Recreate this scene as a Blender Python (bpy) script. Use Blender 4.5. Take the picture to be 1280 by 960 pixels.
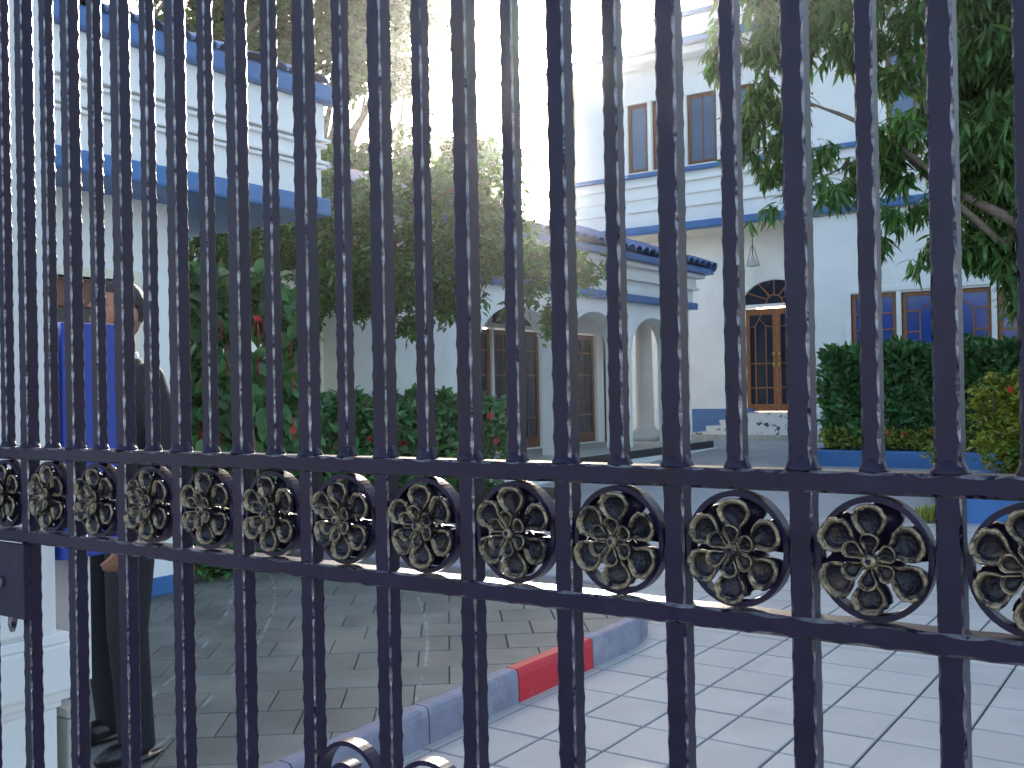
import bpy, bmesh, math, random
import numpy as np
from mathutils import Vector, Matrix, Euler

for o in list(bpy.data.objects): bpy.data.objects.remove(o)
SC = bpy.context.scene
COL = SC.collection
R = math.radians
rnd = random.Random(7)
rng = np.random.default_rng(11)

# ------------------------------------------------------------------ camera
CAM = Vector((0, -1.1, 1.5)); F = 1286.6
YAW, PIT, ROLL = R(34.454), R(0.314), R(-1.0736)
v_ = Vector((-math.sin(YAW)*math.cos(PIT), math.cos(YAW)*math.cos(PIT), math.sin(PIT)))
r_ = Vector((math.cos(YAW), math.sin(YAW), 0)); u_ = r_.cross(v_)
r2 = r_*math.cos(ROLL) + u_*math.sin(ROLL); u2 = u_*math.cos(ROLL) - r_*math.sin(ROLL)
cd = bpy.data.cameras.new('camera'); cam = bpy.data.objects.new('camera', cd); COL.objects.link(cam)
m3 = Matrix((r2, u2, -v_)).transposed()
cam.matrix_world = Matrix.Translation(CAM) @ m3.to_4x4()
cd.lens = F/1280*36; cd.sensor_width = 36; cd.clip_start = .05; cd.clip_end = 3000
SC.camera = cam
SC.render.resolution_x, SC.render.resolution_y = 1024, 768

def ray(px, py): return v_ + r2*((px-640)/F) - u2*((py-480)/F)
def atd(px, py, depth): return CAM + ray(px, py)*depth          # a point at a given distance along the view axis
def atY(px, py, Y):
    d = ray(px, py); return CAM + d*((Y-CAM.y)/d.y)

# ------------------------------------------------------------------ world, sun
SUN_EL, SUN_AZ = R(17.6), R(31.9)            # azimuth counted from +Y towards -X
w = bpy.data.worlds.new('World'); SC.world = w; w.use_nodes = True
nt = w.node_tree; bg = nt.nodes['Background']
sky = nt.nodes.new('ShaderNodeTexSky'); sky.sky_type = 'NISHITA'; sky.sun_disc = False
sky.sun_elevation = SUN_EL; sky.sun_rotation = -SUN_AZ
sky.air_density = 1.0; sky.dust_density = 2.5; sky.ozone_density = .6
nt.links.new(sky.outputs[0], bg.inputs[0]); bg.inputs[1].default_value = .15
sl = bpy.data.lights.new('sun', 'SUN'); sl.energy = 3.2; sl.angle = R(.6); sl.color = (1, .93, .82)
so = bpy.data.objects.new('sun', sl); COL.objects.link(so)
sd = Vector((-math.sin(SUN_AZ)*math.cos(SUN_EL), math.cos(SUN_AZ)*math.cos(SUN_EL), math.sin(SUN_EL)))
so.rotation_euler = sd.to_track_quat('Z', 'Y').to_euler(); so.location = (-20, 30, 25)
SC.view_settings.view_transform = 'Standard'; SC.view_settings.look = 'None'
SC.view_settings.exposure = 1.95; SC.view_settings.gamma = 1

# ------------------------------------------------------------------ materials
def mat(name, col, rough=.6, metal=0, var=.12, scale=6, bump=.0, bscale=40, rand=0, trans=0, spec=.5,
        col2=None, c2lo=.55, c2hi=.7, c2scale=3, coat=0, island=0):
    m = bpy.data.materials.new(name); m.use_nodes = True; n = m.node_tree.nodes; l = m.node_tree.links
    b = n['Principled BSDF']; b.inputs['Roughness'].default_value = rough; b.inputs['Metallic'].default_value = metal
    b.inputs['Specular IOR Level'].default_value = spec; b.inputs['Coat Weight'].default_value = coat
    tc = n.new('ShaderNodeTexCoord'); src = tc.outputs['Object']
    ns = n.new('ShaderNodeTexNoise'); ns.inputs['Scale'].default_value = scale; ns.inputs['Detail'].default_value = 6
    geo = n.new('ShaderNodeNewGeometry'); l.new(geo.outputs['Position'], ns.inputs['Vector'])
    hsv = n.new('ShaderNodeHueSaturation'); hsv.inputs['Color'].default_value = (*col, 1)
    mr = n.new('ShaderNodeMapRange'); mr.inputs[3].default_value = 1-var; mr.inputs[4].default_value = 1+var
    mr.inputs[1].default_value = .3; mr.inputs[2].default_value = .7
    l.new(ns.outputs['Fac'], mr.inputs[0]); val = mr.outputs[0]
    if rand or island:
        s = geo.outputs['Random Per Island']
        if rand: oi = n.new('ShaderNodeObjectInfo'); s = oi.outputs['Random']
        k = rand or island
        m2 = n.new('ShaderNodeMapRange'); m2.inputs[3].default_value = 1-k; m2.inputs[4].default_value = 1+k
        l.new(s, m2.inputs[0]); mu = n.new('ShaderNodeMath'); mu.operation = 'MULTIPLY'
        l.new(val, mu.inputs[0]); l.new(m2.outputs[0], mu.inputs[1]); val = mu.outputs[0]
        if island:
            m4 = n.new('ShaderNodeMapRange'); m4.inputs[3].default_value = .5-.035; m4.inputs[4].default_value = .5+.03
            wn = n.new('ShaderNodeTexWhiteNoise'); wn.noise_dimensions = '1D'; l.new(s, wn.inputs['W'])
            l.new(wn.outputs['Value'], m4.inputs[0]); l.new(m4.outputs[0], hsv.inputs['Hue'])
    l.new(val, hsv.inputs['Value']); out = hsv.outputs[0]
    if col2:
        n2 = n.new('ShaderNodeTexNoise'); n2.inputs['Scale'].default_value = c2scale; n2.inputs['Detail'].default_value = 8
        n2.inputs['Roughness'].default_value = .65
        l.new(geo.outputs['Position'], n2.inputs['Vector'])
        m3_ = n.new('ShaderNodeMapRange'); m3_.inputs[1].default_value = c2lo; m3_.inputs[2].default_value = c2hi
        l.new(n2.outputs['Fac'], m3_.inputs[0])
        mx = n.new('ShaderNodeMix'); mx.data_type = 'RGBA'; l.new(m3_.outputs[0], mx.inputs[0])
        l.new(out, mx.inputs[6]); mx.inputs[7].default_value = (*col2, 1); out = mx.outputs[2]
    l.new(out, b.inputs['Base Color'])
    if bump:
        nb = n.new('ShaderNodeTexNoise'); nb.inputs['Scale'].default_value = bscale; nb.inputs['Detail'].default_value = 4
        l.new(geo.outputs['Position'], nb.inputs['Vector'])
        bp = n.new('ShaderNodeBump'); bp.inputs['Strength'].default_value = bump; bp.inputs['Distance'].default_value = .01
        l.new(nb.outputs['Fac'], bp.inputs['Height']); l.new(bp.outputs[0], b.inputs['Normal'])
    if trans:
        t = n.new('ShaderNodeBsdfTranslucent'); h2 = n.new('ShaderNodeHueSaturation')
        h2.inputs['Hue'].default_value = .485; h2.inputs['Saturation'].default_value = 1.1; h2.inputs['Value'].default_value = 1.45
        l.new(out, h2.inputs['Color']); l.new(h2.outputs[0], t.inputs['Color'])
        ms = n.new('ShaderNodeMixShader'); ms.inputs[0].default_value = trans
        l.new(b.outputs[0], ms.inputs[1]); l.new(t.outputs[0], ms.inputs[2])
        l.new(ms.outputs[0], n['Material Output'].inputs['Surface'])
    return m

MT = dict(
 iron=mat('navy_iron_paint', (.016, .0098, .03), .34, 0, .2, 30, .05, 160, spec=.22, col2=(.014, .010, .016), c2lo=.5, c2hi=.75, c2scale=25),
 wornglint=mat('worn_edge_with_glint', (.16, .145, .16), .2, .6, .5, 60, .1, 150, col2=(.015, .012, .03), c2lo=.5, c2hi=.6, c2scale=40),  # worn paint on the edges, its colour lightened to paint in glints
 gold=mat('worn_gold_paint', (.23, .175, .11), .3, .6, .5, 90, .35, 200, col2=(.02, .017, .026), c2lo=.5, c2hi=.6, c2scale=75),
 petalcup=mat('tarnished_petal', (.013, .011, .02), .3, .2, .3, 60, .3, 200, spec=.35, col2=(.075, .048, .028), c2lo=.52, c2hi=.68, c2scale=55),
 white=mat('white_render', (.78, .78, .77), .75, 0, .04, 1.5, .08, 60, col2=(.66, .65, .62), c2lo=.55, c2hi=.85, c2scale=1.3),
 cream=mat('cream_render', (.72, .68, .57), .75, 0, .05, 2, .06, 60),
 blue=mat('blue_paint', (.04, .14, .36), .42, 0, .12, 4, .06, 50, col2=(.07, .17, .35), c2lo=.5, c2hi=.8),
 brightblue=mat('blue_sheet_metal', (.01, .042, .34), .4, 0, .08, 3),
 roof=mat('blue_roof_tile', (.05, .11, .26), .5, 0, .2, 8, .1, 30, rand=.15),
 wood=mat('varnished_wood', (.26, .095, .035), .38, 0, .25, 12, .1, 40),
 wooddark=mat('dark_stained_wood', (.13, .045, .02), .4, 0, .25, 12, .1, 40),
 glassgrey=mat('grey_reflection_glass', (.09, .14, .24), .15, 0, .12, 1.2, spec=.5),  # pale reflection on the upper panes put into the base colour
 glass=mat('dark_glass', (.014, .022, .04), .08, 0, .1, 2, spec=.35),
 glassblue=mat('blue_window_glass', (.012, .06, .3), .12, 0, .15, 1.2, spec=.6),  # ground-floor panes in one blue base colour
 tile=mat('pale_paving_tile', (.385, .38, .37), .6, 0, .07, 5, .12, 90, rand=.07, col2=(.31, .305, .30), c2lo=.5, c2hi=.75, c2scale=2.5),
 joint=mat('dark_joint_mortar', (.035, .036, .042), .9, 0, .2, 20),
 joint2=mat('grey_slab_mortar', (.075, .078, .072), .9, 0, .3, 20),
 slab=mat('dark_stone_slab', (.125, .13, .12), .58, 0, .25, 3, .25, 60, rand=.2, col2=(.21, .205, .17), c2lo=.5, c2hi=.72, c2scale=1.1),
 kerb=mat('kerb_old_paint', (.2, .2, .27), .6, 0, .16, 9, .2, 60, col2=(.3, .3, .33), c2lo=.55, c2hi=.7, c2scale=6),
 red=mat('kerb_red_paint', (.52, .012, .03), .5, 0, .12, 10, .15, 60, col2=(.35, .12, .12), c2lo=.62, c2hi=.7, c2scale=12),
 asphalt=mat('grey_driveway', (.33, .33, .335), .8, 0, .1, 2, .3, 120, col2=(.40, .40, .395), c2lo=.45, c2hi=.7, c2scale=.6),
 soil=mat('garden_soil', (.07, .05, .035), .95, 0, .3, 12, .5, 40),
 marble=mat('white_marble', (.74, .73, .71), .25, 0, .04, 4, col2=(.08, .08, .085), c2lo=.57, c2hi=.6, c2scale=6),
 black=mat('black_skirting', (.015, .016, .02), .4, 0, .1, 5),
 brass=mat('brass', (.6, .42, .15), .25, .9, .05, 5),
 bark=mat('bark', (.14, .1, .075), .9, 0, .3, 14, .6, 30),
 leafM=mat('mango_leaf', (.075, .165, .04), .3, 0, .15, 1.2, trans=.45, island=.5, spec=.5),
 leafMo=mat('mango_leaf_near', (.085, .185, .048), .3, 0, .15, 1.2, trans=.45, rand=.45, spec=.5),
 leafT=mat('tree_leaf', (.042, .11, .016), .4, 0, .2, .9, trans=.24, island=.5),
 leafB=mat('back_tree_leaf', (.05, .1, .018), .5, 0, .2, .5, trans=.2, island=.5),
 leafH=mat('hedge_leaf', (.058, .165, .05), .3, 0, .25, 1.5, trans=.3, island=.5),
 leafR=mat('heart_leaf', (.09, .21, .07), .4, 0, .2, 2, trans=.35, rand=.35),
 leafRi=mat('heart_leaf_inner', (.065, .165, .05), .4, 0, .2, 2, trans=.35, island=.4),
 leafY=mat('golden_leaf', (.24, .28, .045), .45, 0, .2, 3, trans=.4, island=.4),
 flower=mat('red_flower', (.6, .015, .02), .5, 0, .2, 20, trans=.3),
 tassel=mat('crimson_tassel', (.27, .008, .03), .75, 0, .3, 60, .6, 200),
 pot=mat('white_pot', (.75, .75, .74), .5, 0, .05, 5),
 skin=mat('skin', (.26, .125, .075), .5, 0, .08, 20),
 hair=mat('short_black_hair', (.02, .016, .016), .7, 0, .3, 200, .5, 300),
 suit=mat('black_suit_cloth', (.007, .007, .012), .8, 0, .2, 60, .25, 160),
 shirt=mat('shirt_cloth', (.6, .62, .68), .8),
 shoe=mat('black_shoe_leather', (.012, .011, .012), .3),
 yellow=mat('yellow_flower', (.7, .55, .03), .5, 0, .1, 20, trans=.3),
 concrete=mat('bare_concrete', (.42, .42, .38), .8, 0, .15, 8, .2, 60, col2=(.25, .25, .18), c2lo=.5, c2hi=.7, c2scale=7),
 lampglass=mat('lamp_glass', (.5, .5, .48), .3),
)

# pale curved scrape marks that a swinging gate leaf and tyres left on the slabs
def scrapes(m, arcs):
    n = m.node_tree.nodes; l = m.node_tree.links; b = n['Principled BSDF']; prev = b.inputs['Base Color'].links[0].from_socket
    geo = n.new('ShaderNodeNewGeometry'); ns = n.new('ShaderNodeTexNoise'); ns.inputs['Scale'].default_value = 9; l.new(geo.outputs['Position'], ns.inputs['Vector'])
    for cx, cy, r, wd in arcs:
        vd = n.new('ShaderNodeVectorMath'); vd.operation = 'DISTANCE'; l.new(geo.outputs['Position'], vd.inputs[0]); vd.inputs[1].default_value = (cx, cy, .15)
        sb_ = n.new('ShaderNodeMath'); sb_.operation = 'SUBTRACT'; l.new(vd.outputs['Value'], sb_.inputs[0]); sb_.inputs[1].default_value = r
        ab = n.new('ShaderNodeMath'); ab.operation = 'ABSOLUTE'; l.new(sb_.outputs[0], ab.inputs[0])
        mr = n.new('ShaderNodeMapRange'); mr.inputs[1].default_value = wd; mr.inputs[2].default_value = wd*.3; l.new(ab.outputs[0], mr.inputs[0])
        m2 = n.new('ShaderNodeMapRange'); m2.inputs[1].default_value = .45; m2.inputs[2].default_value = .6; m2.inputs[4].default_value = .6; l.new(ns.outputs['Fac'], m2.inputs[0])
        mu = n.new('ShaderNodeMath'); mu.operation = 'MULTIPLY'; l.new(mr.outputs[0], mu.inputs[0]); l.new(m2.outputs[0], mu.inputs[1])
        mx = n.new('ShaderNodeMix'); mx.data_type = 'RGBA'; l.new(mu.outputs[0], mx.inputs[0]); l.new(prev, mx.inputs[6]); mx.inputs[7].default_value = (.34, .35, .36, 1); prev = mx.outputs[2]
    l.new(prev, b.inputs['Base Color'])
scrapes(MT['slab'], ((-12.03, -3.66, 9.72, .014), (-12.03, -3.66, 10.0, .012), (-12.03, -3.66, 10.92, .012)))

# ------------------------------------------------------------------ helpers
class MB:
    def __init__(s): s.v = []; s.f = []; s.m = []
    def add(s, vs, fs, mi=0):
        b = len(s.v); s.v += [tuple(x) for x in vs]; s.f += [tuple(i+b for i in f) for f in fs]; s.m += [mi]*len(fs); return s
    def box(s, x0, x1, y0, y1, z0, z1, mi=0, bev=0):
        if bev:
            bm = bmesh.new(); bmesh.ops.create_cube(bm, size=1)
            for q in bm.verts: q.co = Vector(((x0+x1)/2+q.co.x*(x1-x0), (y0+y1)/2+q.co.y*(y1-y0), (z0+z1)/2+q.co.z*(z1-z0)))
            bmesh.ops.bevel(bm, geom=bm.edges[:], offset=bev, segments=2, profile=.6, affect='EDGES')
            bm.verts.index_update()
            s.add([q.co for q in bm.verts], [[q.index for q in f.verts] for f in bm.faces], mi); bm.free(); return s
        V = [(x, y, z) for x in (x0, x1) for y in (y0, y1) for z in (z0, z1)]
        return s.add(V, [(0,1,3,2),(4,6,7,5),(0,4,5,1),(2,3,7,6),(0,2,6,4),(1,5,7,3)], mi)
    def tube(s, pts, rad, n=8, mi=0, cap=True):
        pts = [Vector(p) for p in pts]; rings = []
        if not hasattr(rad, '__len__'): rad = [rad]*len(pts)
        up = None
        for i, p in enumerate(pts):
            d = (pts[min(i+1, len(pts)-1)]-pts[max(i-1, 0)]).normalized()
            if up is None: up = d.orthogonal().normalized()
            a = (up-d*up.dot(d)).normalized(); up = a; b = d.cross(a)
            rings.append([p+(a*math.cos(2*math.pi*k/n)+b*math.sin(2*math.pi*k/n))*rad[i] for k in range(n)])
        V = [q for r in rings for q in r]
        Fs = [(i*n+k, i*n+(k+1) % n, (i+1)*n+(k+1) % n, (i+1)*n+k) for i in range(len(pts)-1) for k in range(n)]
        if cap: Fs += [tuple(range(n))[::-1], tuple((len(pts)-1)*n+k for k in range(n))]
        return s.add(V, Fs, mi)
    def lathe(s, prof, c=(0, 0, 0), n=20, mi=0):
        V = [(c[0]+r*math.cos(2*math.pi*k/n), c[1]+r*math.sin(2*math.pi*k/n), c[2]+z) for r, z in prof for k in range(n)]
        Fs = [(i*n+k, i*n+(k+1) % n, (i+1)*n+(k+1) % n, (i+1)*n+k) for i in range(len(prof)-1) for k in range(n)]
        Fs += [tuple(range(n))[::-1], tuple((len(prof)-1)*n+k for k in range(n))]
        return s.add(V, Fs, mi)
    def mesh(s, name, mats, smooth=False):
        me = bpy.data.meshes.new(name); me.from_pydata(s.v, [], s.f)
        for m in (mats if isinstance(mats, (list, tuple)) else [mats]): me.materials.append(MT[m])
        if any(s.m): me.polygons.foreach_set('material_index', s.m)
        if smooth: me.polygons.foreach_set('use_smooth', [True]*len(s.f))
        me.update(); return me
    def build(s, name, mats, parent=None, smooth=False, **kw): return link(name, s.mesh(name, mats, smooth), parent, **kw)

def link(name, me, parent=None, loc=None, rot=None, scale=None, kind=None):
    o = bpy.data.objects.new(name, me); COL.objects.link(o)
    if parent is not None: o.parent = parent
    if loc is not None: o.location = loc
    if rot is not None: o.rotation_euler = rot
    if scale is not None: o.scale = scale if hasattr(scale, '__len__') else (scale,)*3
    if kind: o['kind'] = kind
    return o
def thing(name, label, cat, group=None, loc=(0, 0, 0), obj=None):
    o = obj or link(name, None, loc=loc)
    o['label'] = label; o['category'] = cat
    if group: o['group'] = group
    return o
def struct(o, label=None):
    o['kind'] = 'structure'
    if label: o['label'] = label
    return o
def gz(Y): return min(max((Y-9)*.025, 0), .3)          # the ground rises gently towards the house

# ================================================================== ground
b = MB(); ys = [-400, 9, 21, 500]
b.add([(x, y, gz(y)-.02) for y in ys for x in (-500, 500)], [(2*i, 2*i+1, 2*i+3, 2*i+2) for i in range(3)])
struct(b.build('driveway', 'asphalt'), 'grey driveway rising gently towards the white house')

# forecourt of pale tiles
TX, TY = .305, .36
court = MB().box(-9.2, 3.5, -.6, 10.2, -.05, -.014).build('tiled_forecourt', 'joint'); struct(court, 'pale grey square paving tiles with dark joints inside the gate')
def tile_mesh(sx, sy):
    g = .0058; b = MB(); c = .004; x, y = sx/2-g, sy/2-g
    V = [(-x, -y, -.03), (x, -y, -.03), (x, y, -.03), (-x, y, -.03), (-x, -y, -c), (x, -y, -c), (x, y, -c), (-x, y, -c),
         (-x+c, -y+c, 0), (x-c, -y+c, 0), (x-c, y-c, 0), (-x+c, y-c, 0)]
    Fs = [(8, 9, 10, 11)]
    for a in (0, 4): Fs += [(a+i, a+(i+1) % 4, a+4+(i+1) % 4, a+4+i) for i in range(4)]
    b.add(V, Fs); return b
tm = tile_mesh(TX, TY).mesh('tile', 'tile')
ISX = -2.79                                             # kerb line of the raised paving
spots = []
for i in range(-22, 12):
    for j in range(-1, 30):
        x, y = -1.363+TX*(i), .27+TY*j
        if y > 10.1 or y < -.4: continue
        if x < ISX-.17 and y < 4.0: continue
        if x < ISX-.6 and y < 4.85: continue
        if x < -9: continue
        d = Vector((x, y, 0))-CAM; z = d.dot(v_)
        px = 640+F*d.dot(r2)/max(z, .1); py = 480-F*d.dot(u2)/max(z, .1)
        vis = z > .5 and -60 < px < 1340 and py < 1040
        spots.append((0 if vis else 1, z, x, y))
spots.sort(); rest = MB(); base = tile_mesh(TX, TY)
for k, (nv, z, x, y) in enumerate(spots):
    dz = rnd.uniform(-.0012, .0012)+gz(y); t = (rnd.uniform(-.003, .003), rnd.uniform(-.003, .003), rnd.uniform(-.004, .004))
    if k < 300 and not nv: link('tile', tm, court, (x, y, dz), t)
    else: rest.add([(a+x, b_+y, c+dz) for a, b_, c in base.v], base.f)
rest.build('far_tiles', 'tile', court, kind='stuff')

# raised paving with kerb: outline with rounded corner
H = .15
def island_outline(off):
    x0, y1, rr = ISX-off, 5.2-off, 1.15-off
    P = [(-12, -1.2), (x0, -1.2)]
    for k in range(13):
        a = math.pi/2*k/12; P.append((x0-rr+rr*math.cos(a), y1-rr+rr*math.sin(a)))
    return P+[(-12, y1)]
def clip(poly, edge):
    n = len(edge)
    for i in range(n):
        a, c = edge[i], edge[(i+1) % n]; out = []
        side = lambda p: (c[0]-a[0])*(p[1]-a[1])-(c[1]-a[1])*(p[0]-a[0])
        for j in range(len(poly)):
            p, q = poly[j], poly[(j+1) % len(poly)]; sp, sq = side(p), side(q)
            if sp >= 0: out.append(p)
            if sp*sq < 0: t = sp/(sp-sq); out.append((p[0]+t*(q[0]-p[0]), p[1]+t*(q[1]-p[1])))
        poly = out
        if len(poly) < 3: return []
    return poly
inn = island_outline(.086)
pb = MB(); n = len(inn); pb.add([(x, y, H-.012) for x, y in inn]+[(x, y, -.05) for x, y in inn], [tuple(range(n))]+[(i, i+n, (i+1) % n+n, (i+1) % n) for i in range(n)])
terrace = struct(pb.build('raised_paving', 'joint2'), 'dark stone slab paving laid diagonally behind the painted kerb')
S = .31; far = MB(); cand = []
inn2 = island_outline(.09)
for i in range(-60, 60):
    for j in range(-60, 60):
        u0, w0 = i*S+(.5*S if j % 2 else 0), j*S
        g = .0022; q = [(u0+g, w0+g), (u0+S-g, w0+g), (u0+S-g, w0+S-g), (u0+g, w0+S-g)]
        c_, s_ = math.cos(R(38)), math.sin(R(38)); q = [(-5+c_*a-s_*e, 3+s_*a+c_*e) for a, e in q]
        if not any(-11 < x < -2.6 and -1 < y < 5.3 for x, y in q): continue
        q = clip(q, inn2)
        if len(q) < 3: continue
        cx, cy = sum(p[0] for p in q)/len(q), sum(p[1] for p in q)/len(q)
        d = Vector((cx, cy, H))-CAM; z = d.dot(v_); px = 640+F*d.dot(r2)/max(z, .1); py = 480-F*d.dot(u2)/max(z, .1)
        cand.append((0 if (60 < px < 840 and py < 1020 and z > 1) else 1, z, cx, cy, q))
cand.sort(key=lambda t: t[:2])
for k, (nv, z, cx, cy, q) in enumerate(cand):
    n = len(q); dz = rnd.uniform(-.0016, .0016); ax, ay = rnd.uniform(-.006, .006), rnd.uniform(-.006, .006)
    hz = lambda x, y: H+dz+(x-cx)*ax+(y-cy)*ay
    nearb = k < 300 and not nv; ox, oy = (cx, cy) if nearb else (0, 0)
    V = [(cx+(x-cx)*.975-ox, cy+(y-cy)*.975-oy, hz(x, y)) for x, y in q]+[(x-ox, y-oy, hz(x, y)-.004) for x, y in q]+[(x-ox, y-oy, H-.03) for x, y in q]
    Fs = [tuple(range(n))]+[(r*n+i, (r+1)*n+i, (r+1)*n+(i+1) % n, r*n+(i+1) % n) for r in range(2) for i in range(n)]
    if nearb: MB().add(V, Fs).build('slab', 'slab', terrace, loc=(cx, cy, 0))
    else: far.add(V, Fs)
far.build('far_slabs', 'slab', terrace, kind='stuff')
# kerb stones
kerb = struct(link('kerb', None, loc=(ISX, 3, 0)), 'painted kerb with one red stone, curving round the raised paving')
def kerb_path(s, off):          # s along the outside edge, starting on the gate side
    x0, y1, rr = ISX, 5.2, 1.15; ya = y1-rr; La = math.pi/2*rr
    if s < ya+1.2: return (x0-off, -1.2+s)
    s -= ya+1.2
    if s < La: a = s/rr; return (x0-rr+(rr-off)*math.cos(a), ya+(rr-off)*math.sin(a))
    return (x0-rr-(s-La), y1-off)
cuts = [0, .8, 1.55, 2.3, 2.72, 3.5, 4.18, 4.89, 5.5, 6.0, 6.5, 7.06, 7.8, 8.6, 9.5, 10.5, 11.5, 12.5]
for k in range(len(cuts)-1):
    a, e = cuts[k]+.004, cuts[k+1]-.004; ns = 8; b = MB()
    prof = [(0, -.04), (.003, .12), (.009, .146), (.02, .156), (.078, .157), (.085, .15), (.085, -.04)]
    V = []
    for i in range(ns+1):
        s = a+(e-a)*i/ns
        for off, z in prof:
            x, y = kerb_path(s, off); V.append((x-ISX, y-3, z+.0015*math.sin(s*9+off*30)))
    m = len(prof)
    Fs = [(i*m+j, (i+1)*m+j, (i+1)*m+j+1, i*m+j+1) for i in range(ns) for j in range(m-1)]+[tuple(range(m)), tuple(ns*m+j for j in range(m))[::-1]]
    o = b.add(V, Fs).build('kerb_stone', 'red' if k == 6 else 'kerb', kerb)
    if k == 6: o['label'] = 'bright red painted kerb stone'

# ================================================================== gate
GX0, BAY, ZT, ZL = -.2234, .15, 1.396, 1.238
gate = thing('gate', 'dark navy wrought iron gate with hammered bars and gilded flower rosettes', 'gate', loc=(-.4, 0, 0))
GO = Vector((-.4, 0, 0))
def hammered(length, half, hz=None, per=.035, cmax=.0027, seed=0, edges=(1, 1, 1, 1)):
    """square bar along Z from 0 to length, its four corners dented in a row of lens-shaped hammer marks"""
    rr = random.Random(seed); hz = hz or half
    n = int(length/per); zs = []; cs = []
    z = 0
    while z < length:
        p = per*rr.uniform(.85, 1.15); p = min(p, length-z); am = cmax*rr.uniform(.55, 1.1)
        for t in (0, .2, .5, .8): zs.append(z+p*t); cs.append(.0008+am*math.sin(math.pi*t)**.8)
        z += p
        if length-z < .004: break
    zs.append(length); cs.append(.0008)
    V = []
    for z, c in zip(zs, cs):
        hx, hy = half, hz
        co = [.0008+(c-.0008)*e for e in edges]
        V += [(hx-co[0], -hy, z), (hx, -hy+co[0], z), (hx, hy-co[1], z), (hx-co[1], hy, z), (-hx+co[2], hy, z), (-hx, hy-co[2], z), (-hx, -hy+co[3], z), (-hx+co[3], -hy, z)]
    b = MB(); m = len(zs)
    for k in range(8):
        b.add([], [])
    b.v = V
    for i in range(m-1):
        for k in range(8):
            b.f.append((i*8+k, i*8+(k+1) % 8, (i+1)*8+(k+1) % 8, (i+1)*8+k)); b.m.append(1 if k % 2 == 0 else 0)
    b.f += [tuple(range(8))[::-1], tuple((m-1)*8+k for k in range(8))]; b.m += [0, 0]
    return b
bars = [hammered(2.5, .0128, seed=i).mesh('bar', ['iron', 'wornglint']) for i in range(3)]
thins = [hammered(2.5-ZT, .0098, per=.032, cmax=.0026, seed=9+i).mesh('thin_bar', ['iron', 'wornglint']) for i in range(3)]
cb = MB(); cb.lathe([(.0195, 0), (.0193, .002), (.0172, .006), (.0148, .012), (.0125, .016)], n=14); collar = cb.mesh('collar', 'iron', True)
for k in range(-10, 13):
    x = GX0-k*BAY
    link('bar', bars[k % 3], gate, Vector((x, 0, .05))-GO, (0, 0, R(rnd.uniform(-1.5, 1.5))))
    link('collar', collar, gate, Vector((x, 0, ZT+.0115))-GO, scale=(1, 1, rnd.uniform(.8, 1.2)))
    xt = x-BAY/2
    if k < 12:
        link('thin_bar', thins[k % 3], gate, Vector((xt, 0, ZT))-GO, (0, 0, R(rnd.uniform(-2, 2))))
        link('collar', collar, gate, Vector((xt, 0, ZT+.0115))-GO, scale=(.8, .8, rnd.uniform(.7, 1.1)))
XL, XR = GX0-12*BAY-.07, GX0+10*BAY+.07
for z, h, hd in ((ZT, .0118, .0165), (ZL, .0118, .0165), (.07, .02, .02), (2.53, .02, .02)):
    rb = hammered(XR-XL, h, hd, per=.05, cmax=.0035, seed=int(z*50), edges=(1, 1, 1, 1)).mesh('rail', ['iron', 'wornglint'])
    link('rail', rb, gate, Vector((XL, 0, z))-GO, (0, R(90), 0))
for x in (XL-.02, XR+.02): MB().box(-.02, .02, -.02, .02, 0, 2.6, bev=.003).build('stile', 'iron', gate, loc=Vector((x, 0, .0))-GO)
# rosette pieces
ringb = MB(); n = 48
for r, y in ((.0605, -.0095), (.0605, .0095), (.0545, .0095), (.0545, -.0095)):
    ringb.v += [(r*math.cos(2*math.pi*k/n)*1.0, y, r*math.sin(2*math.pi*k/n)*1.08) for k in range(n)]
for j in range(4):
    for k in range(n): ringb.f.append((j*n+k, ((j+1) % 4)*n+k, ((j+1) % 4)*n+(k+1) % n, j*n+(k+1) % n)); ringb.m.append(0)
ring = ringb.mesh('rosette', 'iron')
def petal(L, W, r0, tilt, bulge, rim=.0035):
    """cupped petal growing along +Z from radius r0, facing -Y, with a raised rim"""
    out = [(.0, .10), (.15, .13), (.34, .24), (.46, .40), (.60, .5), (.74, .54), (.80, .46), (.90, .42), (.97, .28), (1.0, .1)] if L > .03 else [(.0, .14), (.2, .2), (.4, .36), (.6, .5), (.74, .5), (.88, .4), (.97, .22), (1.0, .08)]
    pts = [(a, e) for a, e in out]+[(a, -e) for a, e in out[::-1]]
    n = len(pts); V = []; mi = []
    cz = .58
    def ringv(sc, yoff):
        for a, e in pts:
            aa = cz+(a-cz)*sc; z = r0+aa*L; x = e*W*sc
            V.append((x, -(aa*L*tilt)+yoff, z))
    ringv(.96, .0045); ringv(1.05, -.002); ringv(1.0, -.0052); ringv(.86, -.0046); ringv(.72, .0002); ringv(.48, bulge); ringv(.15, bulge*1.2)
    b = MB(); b.v = V
    for r in range(6):
        for i in range(n): b.f.append((r*n+i, r*n+(i+1) % n, (r+1)*n+(i+1) % n, (r+1)*n+i)); b.m.append(1 if r in (1, 2, 3) else 0)
    b.f.append(tuple(6*n+i for i in range(n))); b.m.append(0)
    b.f.append(tuple(range(n))[::-1]); b.m.append(0)
    return b
outer = petal(.0475, .0355, .0105, .06, .0055); inner = petal(.0235, .0185, .0058, .3, .0028)
outm = outer.mesh('outer_petal', ['petalcup', 'gold'], True); innm = inner.mesh('inner_petal', ['petalcup', 'gold'], True)
hb = MB(); prof = [(.0085, .002), (.0088, -.004), (.0068, -.0085), (.0030, -.0095), (.0022, -.0075), (.0004, -.0075)]; n = 16
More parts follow.
